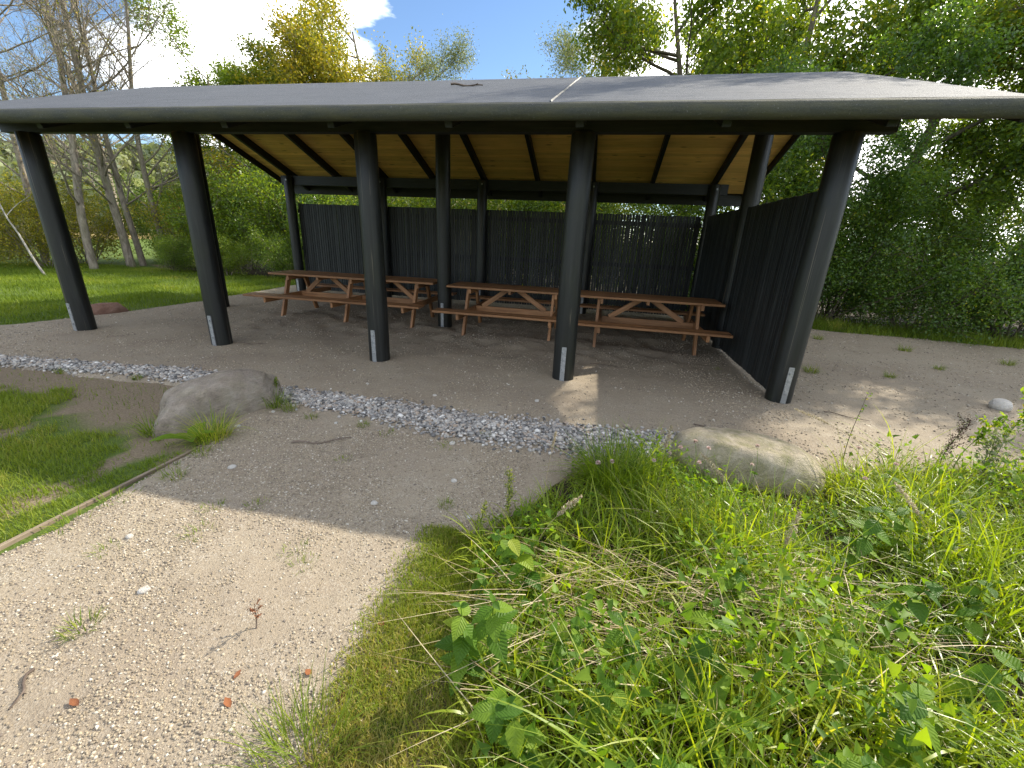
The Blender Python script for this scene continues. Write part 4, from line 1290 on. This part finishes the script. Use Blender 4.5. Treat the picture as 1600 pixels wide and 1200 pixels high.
def meadow_grass(n, seed, L, W, lean, curve, nseg, rlo, rhi, az_bias=None, margin=0.0):
    x, y, rg = meadow_points(n, seed, margin)
    N = len(x)
    patch = fbm(x * 1.7, y * 1.7, 3, 81)
    LL = rg.uniform(L[0], L[1], N) * (0.30 + 1.25 * smooth01((patch - 0.25) / 0.5)) * low_by_rock(x, y)
    az = rg.uniform(0, 2 * np.pi, N) if az_bias is None else rg.normal(az_bias, 0.9, N)
    V, F, nv = blades(np.stack([x, y, mz(x, y)], -1), LL, rg.uniform(W[0], W[1], N), az, np.abs(rg.normal(lean[0], lean[1], N)), np.abs(rg.normal(curve[0], curve[1], N)), nseg, rg, 0.7)
    r = np.clip(rlo + (rhi - rlo) * (0.5 * rg.random(N) + 0.95 * (fbm(x * 1.5, y * 1.5, 3, 82) - 0.24)), 0, 1)
    return V, F, np.repeat(r, nv)
parts = [meadow_grass(42000, 201, (0.22, 0.56), (0.004, 0.011), (0.2, 0.35), (1.1, 0.7), 6, 0.0, 0.95),
         meadow_grass(14000, 202, (0.32, 0.66), (0.005, 0.013), (0.45, 0.4), (1.5, 0.7), 7, 0.25, 1.0, R(200)),
         meadow_grass(36000, 203, (0.06, 0.20), (0.003, 0.006), (0.2, 0.4), (0.6, 0.5), 3, 0.0, 0.7)]
tag(link('meadow_grass', join_np('meadow_grass', parts, M['meadow'])), 'tall tangled green grass in the right foreground', 'grass', kind='stuff')
def straw_band():
    # flattened swath of last year's stalks across the weeds
    rg = np.random.default_rng(217)
    N = 420
    x = rg.uniform(7.45, 9.3, N); y = -3.55 + 0.22 * (x - 8.2) + rg.normal(0, 0.20, N)
    z = mz(x, y) + rg.uniform(0.06, 0.24, N)
    V, F, nv = blades(np.stack([x, y, z], -1), rg.uniform(0.25, 0.6, N), rg.uniform(0.002, 0.0045, N), rg.normal(0.2, 0.5, N) + np.pi * (rg.random(N) > 0.4), rg.normal(1.5, 0.12, N), rg.normal(0.1, 0.2, N), 5, rg, 0.7)
    return V, F, np.repeat(rg.random(N), nv)
parts = [meadow_grass(3600, 211, (0.25, 0.60), (0.0018, 0.004), (0.7, 0.5), (0.9, 0.6), 6, 0.0, 1.0, R(190)), straw_band(),
         meadow_grass(1800, 212, (0.12, 0.3), (0.0015, 0.003), (1.1, 0.4), (0.5, 0.4), 4, 0.0, 1.0)]
tag(link('dry_straw', join_np('dry_straw', parts, M['straw'])), 'dry straw stalks lying among the green weeds', 'straw', kind='stuff')

# low herb leaves carpeting the weeds
LEAF6 = np.array([[0, 0.06, 0], [0.33, 0.0, 0.08], [0.27, 0.42, 0.06], [0, 1.05, -0.14], [-0.27, 0.42, 0.06], [-0.33, 0.0, 0.08], [0, 0.38, -0.03]])
LEAF6F = np.array([[0, 1, 6], [1, 2, 6], [2, 3, 6], [3, 4, 6], [4, 5, 6], [5, 0, 6]])
def herb_leaves(P, size, rg, tilt=0.7):
    N = len(P)
    a = rg.uniform(0, 2 * np.pi, N); b = rg.normal(0.15, tilt, N); c = rg.normal(0, 0.5, N)
    V = np.repeat(LEAF6[None], N, 0) * size[:, None, None]
    x, y, z = V[..., 0], V[..., 1], V[..., 2]
    x1 = x * np.cos(c)[:, None] + z * np.sin(c)[:, None]; z1 = -x * np.sin(c)[:, None] + z * np.cos(c)[:, None]
    y2 = y * np.cos(b)[:, None] - z1 * np.sin(b)[:, None]; z2 = y * np.sin(b)[:, None] + z1 * np.cos(b)[:, None]
    x3 = x1 * np.cos(a)[:, None] - y2 * np.sin(a)[:, None]; y3 = x1 * np.sin(a)[:, None] + y2 * np.cos(a)[:, None]
    V = np.stack([x3, y3, z2], -1) + P[:, None]
    F = (LEAF6F[None] + (np.arange(N) * 7)[:, None, None]).reshape(-1, 3)
    return V.reshape(-1, 3), F
x, y, rg = meadow_points(80000, 221)
pt = fbm(x * 1.6, y * 1.6, 3, 83)
ok = pt + 0.25 * (rg.random(len(x)) - 0.5) + 0.22 * np.exp(-((x - 7.9) / 0.5) ** 2 - ((y + 4.0) / 0.35) ** 2) > 0.50
x, y = x[ok], y[ok]
h = rg.uniform(0.02, 0.42, len(x)) * (0.5 + 0.9 * fbm(x * 1.7, y * 1.7, 3, 84))
sz = (0.014 + 0.036 * rg.random(len(x)) ** 1.7) * np.where(y < -3.6, 1.2, 1.0)
h = h * low_by_rock(x, y)
V, F = herb_leaves(np.stack([x, y, mz(x, y) + h], -1), sz, rg)
r = np.clip(0.7 * rg.random(len(x)) + 0.35 * pt[ok] - 0.05, 0, 1)
tag(link('herb_leaves', np_mesh('herb_leaves', V, F, M['herb'], np.repeat(r, 7))), 'mixed low herb leaves carpeting the weedy foreground', 'weeds', kind='stuff')

# nettles: stem with opposite toothed leaves, every leaf its own part
def nettle_leaf():
    n = 15
    V = []; F = []
    for i in range(n + 1):
        t = i / n
        w = 0.36 * (math.sin(math.pi * t ** 0.72) ** 0.9) * (1.0 if i % 2 else 0.90) * (1 - 0.15 * t)
        z = -0.32 * t * t + 0.05 * t
        V += [(-w, t, z + 0.16 * w + 0.012 * (i % 2)), (-w * 0.5, t, z + 0.10 * w + 0.015 * math.sin(i * 2.1)), (0, t, z), (w * 0.5, t, z + 0.10 * w + 0.015 * math.sin(i * 2.1)), (w, t, z + 0.16 * w + 0.012 * (i % 2))]
        if i:
            b = (i - 1) * 5
            for q in range(4): F.append((b + q, b + q + 1, b + q + 6, b + q + 5))
    s = NT('nettle_leaf')
    tcn = s.n('ShaderNodeTexCoord')
    sp = s.n('ShaderNodeSeparateXYZ'); s.l(tcn.outputs['Object'], sp.inputs[0])
    ax = s.math('ABSOLUTE', sp.outputs[0])
    ph = s.math('SUBTRACT', sp.outputs[1], s.math('MULTIPLY', ax, 0.9))
    wv = s.math('ABSOLUTE', s.math('SINE', s.math('MULTIPLY', ph, 26.0)))
    vein = s.math('MINIMUM', wv, s.math('MULTIPLY', ax, 30.0))
    oi = s.n('ShaderNodeObjectInfo')
    c = s.ramp(oi.outputs['Random'], [(0.0, (0.060, 0.140, 0.016)), (0.55, (0.125, 0.235, 0.024)), (0.9, (0.24, 0.35, 0.036)), (1.0, (0.34, 0.38, 0.05))])
    c = s.mix(s.ramp(vein, [(0.0, (0.25, 0.25, 0.25)), (0.2, (0, 0, 0))]), c, (0.22, 0.32, 0.10))
    bm_ = s.bump(vein, 0.35, 0.012)
    p = s.n('ShaderNodeBsdfPrincipled'); s.l(c, p.inputs['Base Color']); p.inputs['Roughness'].default_value = 0.5; p.inputs['Specular IOR Level'].default_value = 0.25
    s.l(bm_, p.inputs['Normal'])
    t = s.n('ShaderNodeBsdfTranslucent'); s.l(s.mix(1.0, c, (1.4, 1.3, 0.25), 'MULTIPLY'), t.inputs['Color'])
    m = s.n('ShaderNodeMixShader'); m.inputs[0].default_value = 0.5
    s.l(p.outputs[0], m.inputs[1]); s.l(t.outputs[0], m.inputs[2]); s.l(m.outputs[0], s.out.inputs['Surface'])
    me = bpy.data.meshes.new('nettle_leaf'); me.from_pydata(V, [], F)
    me.polygons.foreach_set('use_smooth', [True] * len(F)); me.materials.append(s.m)
    return me
NLEAF = nettle_leaf()
def stem_mesh(name, pts, r0, r1, mat, sides=5):
    tb = Tubes(); tb.add(pts, np.linspace(r0, r1, len(pts)), sides)
    me = tb.mesh(name, mat)
    a = me.attributes.new('rnd', 'FLOAT', 'POINT'); a.data.foreach_set('value', np.full(len(me.vertices), 0.35, np.float32))
    return me
def make_nettle(seed, h, pairs, big):
    rg = random.Random(seed)
    lx, ly = rg.uniform(-0.12, 0.12), rg.uniform(-0.12, 0.12)
    pts = [np.array([lx * h * t * t * 2, ly * h * t * t * 2, h * t * (1 - 0.08 * t) - 0.03]) for t in np.linspace(0, 1, 7)]
    t = empty('nettle_plant')
    link('stem', stem_mesh('stem', pts, 0.0035, 0.0015, M['herb']), t)
    for k in range(pairs):
        f = 0.22 + 0.78 * k / (pairs - 1)
        i = min(int(f * 6), 5); p = pts[i] * (1 - (f * 6 - i)) + pts[i + 1] * (f * 6 - i)
        az = (k % 2) * math.pi / 2 + rg.uniform(-0.3, 0.3) + seed
        s = big * (0.55 + 0.6 * math.sin(math.pi * (0.25 + 0.62 * f))) * (0.45 if k == pairs - 1 else 1)
        for q in (0, math.pi):
            a = az + q
            link('leaf', NLEAF, t, tuple(p), (R(rg.uniform(-30, 12) + (40 if k == pairs - 1 else 0)), R(rg.uniform(-15, 15)), a), (s * rg.uniform(0.85, 1.15),) * 3)
    return t
NET = [make_nettle(1, 0.42, 7, 0.088), make_nettle(2, 0.34, 6, 0.082), make_nettle(3, 0.50, 8, 0.085)]
rg = random.Random(31)
nspots = [(7.62, -4.05), (7.78, -4.22), (7.95, -4.05), (8.12, -4.22), (8.3, -4.1), (7.55, -3.85), (7.75, -3.82), (7.45, -3.62), (7.42, -3.95), (8.05, -3.8), (8.5, -4.15), (8.7, -4.05), (8.95, -3.95), (9.15, -3.85),
          (8.85, -3.7), (9.35, -3.6), (9.5, -3.35), (9.2, -3.4), (9.7, -3.1), (9.9, -2.8), (9.6, -2.75), (10.15, -2.4), (10.4, -2.1), (9.3, -2.9), (8.35, -3.85), (7.5, -3.3), (7.68, -3.5), (10.0, -2.1), (10.9, -1.8), (8.6, -3.4), (7.9, -4.45), (8.25, -4.42), (8.62, -4.35), (9.0, -4.2)]
for i, (px, py) in enumerate(nspots):
    src = NET[i % 3]
    o = src if i < 3 else copy_tree(src)
    o.location = (px, py, float(mz(np.array([px]), np.array([py]))[0]) + 0.005)
    o.rotation_euler = (rg.uniform(-0.2, 0.2), rg.uniform(-0.2, 0.2), rg.uniform(0, 6.28))
    o.scale = (rg.uniform(0.75, 1.15),) * 3
    tag(o, 'nettle with toothed green leaves among the foreground weeds', 'nettle', 'nettles in the foreground weeds')

# clover blooms
def clover():
    rg = np.random.default_rng(3)
    t = empty('clover_flower')
    h = 0.30
    pts = [np.array([0.02 * math.sin(3 * s), 0.03 * s * s, h * s]) for s in np.linspace(0, 1, 6)]
    link('stem', stem_mesh('stem', pts, 0.0014, 0.0011, M['herb'], 4), t)
    n = 90
    d = rg.normal(0, 1, (n, 3)); d[:, 2] = np.abs(d[:, 2]) * 0.9 - 0.35; d /= np.linalg.norm(d, axis=1, keepdims=True)
    parts = []
    c = pts[-1] + np.array([0, 0, 0.008])
    s = np.cross(d, [0.3, 0.2, 0.9]); s /= np.linalg.norm(s, axis=1, keepdims=True)
    a = c + d * 0.004; b = c + d * rg.uniform(0.013, 0.017, (n, 1)); w = s * 0.0024
    V = np.stack([a - w * 0.5, a + w * 0.5, b + w, b - w], 1).reshape(-1, 3)
    link('bloom', np_mesh('bloom', V, np.arange(n * 4).reshape(n, 4), M['clover_bloom'], np.repeat(rg.random(n), 4)), t)
    for a_ in (0.3, 2.4, 4.5):
        P = np.array([[0.0, 0.0, 0.12]] * 3)
        Vl, Fl = herb_leaves(P, np.full(3, 0.028), np.random.default_rng(int(a_ * 10)), 0.2)
        link('leaf', np_mesh('leaf', Vl, Fl, M['herb'], np.full(len(Vl), 0.4)), t)
    return t
cl0 = clover()
clov = [(8.42, -2.18), (8.47, -2.12), (8.50, -2.20), (8.40, -2.30), (8.62, -2.22), (8.72, -2.20), (8.58, -2.38), (8.95, -2.30), (9.80, -1.95), (9.95, -2.05), (8.28, -2.42), (7.92, -2.72), (8.05, -2.60), (9.62, -2.30), (10.2, -1.85), (9.05, -2.14)]
clv = []
for i, (px, py) in enumerate(clov):
    o = cl0 if i == 0 else copy_tree(cl0)
    o.location = (px, py, 0); o.rotation_euler = (0, 0, i * 1.7); o.scale = (0.85 + 0.3 * ((i * 5) % 7) / 7,) * 3
    tag(o, 'faded pinkish clover flower on a thin stem near the pale boulder', 'flower', 'clover flowers by the pale boulder')
    clv.append(o)
by_distance(clv, (8.5, -1.8), 'faded pinkish clover flower, {} to the left end of the pale boulder')

# plume grasses with pale seed heads
def plume(seed, h, bend, headlen, label, loc, rz, fat=0.011):
    rg = np.random.default_rng(seed)
    t = empty('plume_grass', loc, rz)
    tag(t, label, 'grass stalk')
    pts = [np.array([bend * h * s ** 2.2, 0, h * (s - 0.25 * bend * s * s)]) for s in np.linspace(0, 1, 12)]
    link('stem', stem_mesh('stem', pts, 0.0018, 0.0010, M['straw'], 4), t)
    k = 260
    f = 1 - headlen / h * rg.random(k)
    A = np.array(pts); ff = f * 11; i = np.minimum(ff.astype(int), 10); fr = (ff - i)[:, None]
    P = A[i] * (1 - fr) + A[i + 1] * fr
    u = (1 - f) / (headlen / h)
    P = P + rg.normal(0, 1, (k, 3)) * (fat * np.sin(np.pi * np.clip(u, 0.05, 0.97)) ** 0.6)[:, None]
    V, F = quad_leaves(P, np.full(k, 0.016), rg, aspect=0.3)
    link('seed_head', np_mesh('seed_head', V, F, M['seed'], np.repeat(rg.random(k), 4)), t)
    return t
plume(1, 0.55, 0.05, 0.16, 'upright pale plume grass in front of the pale boulder', (8.35, -2.45, 0), 0.5)
plume(2, 0.62, 0.55, 0.15, 'drooping tan plume grass in the middle of the weeds', (8.78, -2.95, 0), 2.6, 0.008)
plume(3, 0.50, 0.35, 0.17, 'leaning pale plume grass low in the weeds', (8.78, -3.25, 0), 0.9, 0.010)
plume(4, 0.75, 0.9, 0.13, 'long bent straw stalk reaching over the gravel beside the pale boulder', (9.95, -2.05, 0), 3.0, 0.006)
plume(5, 0.48, 0.5, 0.13, 'short bent plume grass at the left edge of the weeds', (7.62, -3.3, 0), 0.4, 0.008)
plume(6, 0.60, 0.12, 0.12, 'thin upright straw stalk at the left corner of the weeds', (7.62, -2.88, 0), 1.0, 0.003)
plume(7, 0.60, 0.5, 0.14, 'pale plume grass bending left at the right border', (9.62, -3.05, 0), 2.2, 0.009)

# tall single weeds
def spire(name, loc, rz, h, lean, nleaf, leaf, lm, tip_frac, label, nb=0, spread=0.03, leafspread=0.02, stem_mat='herb', droop=0.0):
    rg = np.random.default_rng(int(loc[0] * 100))
    t = empty(name, loc, rz); tag(t, label, 'weed')
    pts = [np.array([lean * h * s ** 1.5, 0.015 * math.sin(5 * s), h * s * (1 - droop * s)]) for s in np.linspace(0, 1, 9)]
    tb = Tubes(); tb.add(pts, np.linspace(0.0035, 0.0012, 9), 5)
    A = np.array(pts)
    P = []
    for b in range(nb):
        f = 0.35 + 0.6 * (b + rg.random()) / nb
        i = min(int(f * 8), 7); q = A[i] + (A[i + 1] - A[i]) * (f * 8 - i)
        a = rg.uniform(0, 6.28); L = spread * (1.2 - 0.5 * f) * 2
        e = q + np.array([math.cos(a) * L, math.sin(a) * L, L * 0.9])
        tb.add([q, (q + e) / 2 + np.array([0, 0, -0.1 * L]), e], [0.0015, 0.0012, 0.0008], 3)
        for g in np.linspace(0.3, 1, 12): P.append(q + (e - q) * g + rg.normal(0, leafspread * 0.5, 3))
    me = tb.mesh('stem', M[stem_mat]); at = me.attributes.new('rnd', 'FLOAT', 'POINT'); at.data.foreach_set('value', np.full(len(me.vertices), 0.3, np.float32))
    link('stem', me, t)
    f = tip_frac + (1 - tip_frac) * rg.random(nleaf); i = np.minimum((f * 8).astype(int), 7)
    Q = A[i] + (A[i + 1] - A[i]) * (f * 8 - i)[:, None] + rg.normal(0, leafspread, (nleaf, 3))
    P = np.vstack([Q] + ([np.array(P)] if P else []))
    V, F = quad_leaves(P, np.full(len(P), leaf), rg, aspect=0.4)
    link('foliage', np_mesh('foliage', V, F, M[lm], np.repeat(rg.random(len(P)), 4)), t)
    return t
spire('flowering_weed', (7.44, -2.98, 0), 2.6, 0.36, 0.12, 260, 0.016, 'yellow_bloom', 0.25, 'yellow-green spire weed at the corner of gravel and weeds', 9, 0.022, 0.010)
spire('flowering_weed', (7.30, -3.12, 0), 2.0, 0.20, 0.15, 160, 0.014, 'yellow_bloom', 0.25, 'small yellow-green weed left of the taller spire', 7, 0.020, 0.009)
spire('dock_plant', (10.72, -1.40, 0), 0.5, 0.44, 0.22, 420, 0.018, 'dockseed', 0.2, 'dark seeded dock plant standing over the right hand gravel', 8, 0.045, 0.014)
spire('leafy_sprig', (10.80, -1.42, 0), 0.1, 0.52, 0.35, 90, 0.045, 'herb', 0.55, 'yellowish leafy sprig beside the dark dock plant', 4, 0.05, 0.02)
spire('thin_weed', (10.0, -1.43, 0), 0.0, 0.62, 0.01, 26, 0.028, 'herb', 0.2, 'thin straight dark stemmed weed on the gravel edge', 0, 0.02, 0.012, 'twig')
spire('leafy_sprig', (11.05, -1.42, 0), 0.3, 0.78, 0.12, 130, 0.040, 'herb', 0.4, 'tall leafy weed at the right border', 5, 0.05, 0.02)
spire('leafy_sprig', (10.75, -1.75, 0), 1.8, 0.48, 0.15, 120, 0.040, 'grey', 0.3, 'grey-green feathery weed near the right border', 6, 0.05, 0.02)
spire('dry_weed', (6.51, -3.95, 0), 0.5, 0.15, 0.12, 26, 0.013, 'dead_leaf', 0.25, 'dry brown withered weed standing on the sunlit path', 5, 0.016, 0.006, 'twig')
spire('green_weed', (4.72, -1.62, 0), 0.5, 0.22, 0.1, 90, 0.022, 'oak', 0.2, 'small green weed behind the grey boulder at the drain', 5, 0.03, 0.012)

# broad plantain leaf at the foot of the grey boulder
def broad_leaf():
    V = []; F = []
    n = 10
    for i in range(n + 1):
        t = i / n; w = 0.055 * math.sin(math.pi * min(0.97, t ** 0.8)) + 0.003
        V += [(-w, 0.24 * t, 0.10 * t - 0.09 * t * t + 0.3 * w), (0, 0.24 * t, 0.10 * t - 0.09 * t * t), (w, 0.24 * t, 0.10 * t - 0.09 * t * t + 0.3 * w)]
        if i:
            b = (i - 1) * 3; F += [(b, b + 1, b + 4, b + 3), (b + 1, b + 2, b + 5, b + 4)]
    me = np_mesh('leaf', V, np.array(F), M['herb'], np.full(len(V), 0.55), True)
    return me
BL = broad_leaf()
t = empty('plantain', (4.72, -2.60, 0.0)); tag(t, 'plantain with broad green leaves at the foot of the grey boulder', 'weed')
for a in (0.2, 1.5, 2.6, 4.1, 5.2): link('leaf', BL, t, (0, 0, 0), (0.25, 0, a), (0.8 + 0.25 * math.sin(a * 3),) * 3)
t = empty('dock_plant', (8.32, -3.98, 0.06)); tag(t, 'clump of long broad leaves low in the foreground weeds', 'weed')
for a in (0.6, 1.9, 3.2, 4.6, 5.6): link('leaf', BL, t, (0, 0, 0), (0.55, 0, a), (0.5, 0.95, 0.9))

# tufts
def tuft_mesh(seed, n, L, W, spread, mat, lean=(0.35, 0.3), curve=(0.7, 0.5), rl=(0.1, 0.9)):
    rg = np.random.default_rng(seed)
    a = rg.uniform(0, 2 * np.pi, n); r = spread * np.sqrt(rg.random(n))
    pos = np.stack([r * np.cos(a), r * np.sin(a), np.full(n, -0.006)], -1)
    return grass_obj('tuft', pos, rg.uniform(L[0], L[1], n), rg.uniform(W[0], W[1], n), mat, rg, 4, lean, curve, a + rg.normal(0, 0.6, n), rl[0] + (rl[1] - rl[0]) * rg.random(n))
TU = [tuft_mesh(1, 70, (0.03, 0.08), (0.002, 0.004), 0.05, M['lawn']), tuft_mesh(2, 45, (0.02, 0.05), (0.002, 0.004), 0.07, M['lawn'], rl=(0.3, 1.0)), tuft_mesh(3, 90, (0.05, 0.14), (0.003, 0.005), 0.07, M['lawn'])]
tufts = [(5.81, -4.12, 0, 1.2), (5.62, -3.30, 1, 1.1), (5.86, -3.20, 1, 1.0), (5.74, -3.50, 1, 1.2), (6.35, -3.50, 1, 1.1), (6.46, -3.57, 1, 1.0), (5.40, -3.73, 1, 1.0), (5.10, -3.07, 0, 1.3), (4.98, -3.35, 1, 1.6), (4.97, -3.6, 1, 1.6), (4.95, -3.0, 1, 1.2), (4.98, -2.75, 0, 1.4),
         (5.88, -1.96, 0, 1.0), (6.15, -2.05, 1, 1.1), (6.99, -1.86, 0, 0.9), (6.72, -2.12, 1, 1.1), (12.0, 1.53, 2, 0.9), (10.95, 1.42, 2, 1.3), (13.1, 2.3, 2, 0.9), (13.4, 3.6, 2, 1.3), (12.2, 4.1, 2, 1.2), (14.6, 3.1, 2, 1.2), (5.35, -1.95, 0, 1.0), (5.05, -1.85, 2, 0.9), (2.9, -1.55, 2, 0.7), (3.55, -1.68, 2, 0.7), (1.9, -1.6, 2, 0.7), (11.4, 3.2, 2, 0.8), (9.62, 1.15, 1, 1.0), (6.05, -2.55, 1, 0.9), (7.0, -2.9, 0, 0.9)]
tfs = []
for i, (px, py, k, s) in enumerate(tufts):
    o = link('grass_tuft', TU[k], None, (px, py, float(gravel_h(px, py)) + 0.002), (0, 0, i * 2.1), (s,) * 3)
    tag(o, 'small green grass tuft growing up through the gravel', 'grass tuft', 'grass tufts in the gravel')
    tfs.append(o)
board = [o for o in tfs if 4.9 < o.location.x < 5.15 and o.location.y < -2.5]
right = [o for o in tfs if o.location.x > 8.5]
lit = [o for o in tfs if o not in board and o not in right and o.location.y < -2.95]
drain = [o for o in tfs if o not in board and o not in right and o not in lit]
by_distance(board, GREY_BOULDER, 'grass tuft along the edging board, {} to the grey boulder')
by_distance(right, RIGHT_POST, 'grass tuft on the right hand gravel, {} to the right front post')
by_distance(lit, DRY_WEED, 'grass tuft on the sunlit path, {} to the dry brown weed')
by_distance(drain, GREY_BOULDER, 'grass tuft by the stone drain, {} to the grey boulder')
tag(link('grass_tussock', tuft_mesh(7, 520, (0.25, 0.52), (0.004, 0.008), 0.16, M['meadow'], (0.3, 0.3), (1.0, 0.5), (0.0, 0.55)), None, (8.05, -2.38, 0)), 'large dark green grass tussock left of the pale boulder', 'grass tuft')
tag(link('grass_tussock', tuft_mesh(8, 220, (0.16, 0.34), (0.003, 0.006), 0.12, M['meadow'], (0.3, 0.3), (1.0, 0.5), (0.2, 1.0)), None, (4.86, -2.52, 0)), 'straggly grass tussock in front of the grey boulder', 'grass tuft')
tag(link('grass_tussock', tuft_mesh(9, 160, (0.10, 0.24), (0.003, 0.006), 0.10, M['meadow'], (0.3, 0.3), (0.8, 0.5), (0.0, 0.6)), None, (4.30, -2.52, -0.02)), 'green grass tussock at the left foot of the grey boulder', 'grass tuft')
tag(link('grass_tussock', tuft_mesh(10, 150, (0.10, 0.22), (0.003, 0.006), 0.09, M['meadow'], (0.3, 0.3), (0.8, 0.5), (0.0, 0.6)), None, (4.86, -1.80, 0)), 'green grass tussock at the right foot of the grey boulder', 'grass tuft')
tag(link('grass_tussock', tuft_mesh(11, 300, (0.10, 0.26), (0.002, 0.004), 0.14, M['lawn'], (0.3, 0.3), (0.6, 0.5), (0.2, 0.9)), None, (7.02, -4.32, 0)), 'soft grass tussock on the path at the bottom border', 'grass tuft')
tag(link('grass_tussock', tuft_mesh(12, 120, (0.15, 0.40), (0.004, 0.008), 0.08, M['lawn'], (0.25, 0.2), (0.7, 0.4), (0.5, 1.0)), None, (13.05, 5.35, 0)), 'sunlit grass tussock at the gravel edge under the dark shrubs', 'grass tuft')

# ------------------------------------------------------------------ sticks and fallen leaves
def stick(loc, rz, L, r, label, seed, tilt=0.0):
    rg = np.random.default_rng(seed)
    n = 9
    pts = [np.array([L * (i / (n - 1) - 0.5), 0.06 * L * math.sin(i * 0.9 + seed) + rg.normal(0, 0.008 * L), 0.012 * L * math.sin(i * 1.3)]) for i in range(n)]
    tb = Tubes(); tb.add(pts, np.linspace(r, r * 0.45, n), 6)
    for k in (3, 5, 6):
        a = pts[k]; e = a + np.array([0.10 * L, (0.08 if k % 2 else -0.07) * L, 0.01 * L])
        tb.add([a, (a + e) / 2 + rg.normal(0, 0.004, 3), e], [r * 0.5, r * 0.4, r * 0.25], 4)
    o = link('stick', tb.mesh('stick', M['twig']), None, loc, (tilt, 0, rz))
    return tag(o, label, 'stick')
stick((5.72, -2.34, 0.008), R(28), 0.46, 0.007, 'dark branched stick lying on the shaded path', 1)
stick((9.17, -1.14, 0.008), R(-10), 0.62, 0.007, 'long thin stick lying behind the pale boulder', 2)
stick((5.88, -4.36, 0.008), R(-50), 0.16, 0.006, 'short crooked stick on the sunlit path at bottom left', 3)
stick((5.87, 1.135, roof_z(1.135) + 0.022), R(8), 0.42, 0.015, 'brown stick lying on the roof felt', 4)
stick((8.05, 0.75, 0.012), R(-4), 0.45, 0.005, 'thin twig on the sand right of the second post from the right', 5)
stick((10.55, -0.35, 0.008), R(-22), 0.40, 0.005, 'thin stick on the gravel beside the right front post', 6)
stick((2.9, 0.1, 0.012), R(12), 0.40, 0.006, 'twig lying on the sand under the eave at left', 7)

DL = np_mesh('fallen_leaf', np.array([[0, -0.5, 0.02], [0.25, -0.2, 0.09], [0.30, 0.15, 0.06], [0, 0.55, 0.12], [-0.30, 0.15, 0.10], [-0.22, -0.2, 0.07], [0, 0, 0.0]]), np.array([[0, 1, 6], [1, 2, 6], [2, 3, 6], [3, 4, 6], [4, 5, 6], [5, 0, 6]]), M['dead_leaf'], np.linspace(0.2, 0.8, 7))
lvs = []
for i, (px, py) in enumerate([(6.59, -4.14), (6.64, -4.235), (7.02, -3.80), (7.03, -4.12), (6.85, -4.07), (7.12, -4.0), (7.10, -3.35), (6.12, -4.36), (7.22, -3.5)]):
    o = link('fallen_leaf', DL, None, (px, py, float(gravel_h(px, py)) + 0.006), (0.15 * math.sin(i), 0.2 * math.cos(i * 2), i * 1.1), (0.030 + 0.010 * (i % 3), 0.036 + 0.010 * (i % 2), 0.05))
    tag(o, 'fallen orange-brown leaf on the gravel path', 'leaf', 'fallen leaves on the path')
    lvs.append(o)
by_distance(lvs, DRY_WEED, 'fallen orange-brown leaf, {} to the dry brown weed on the path')
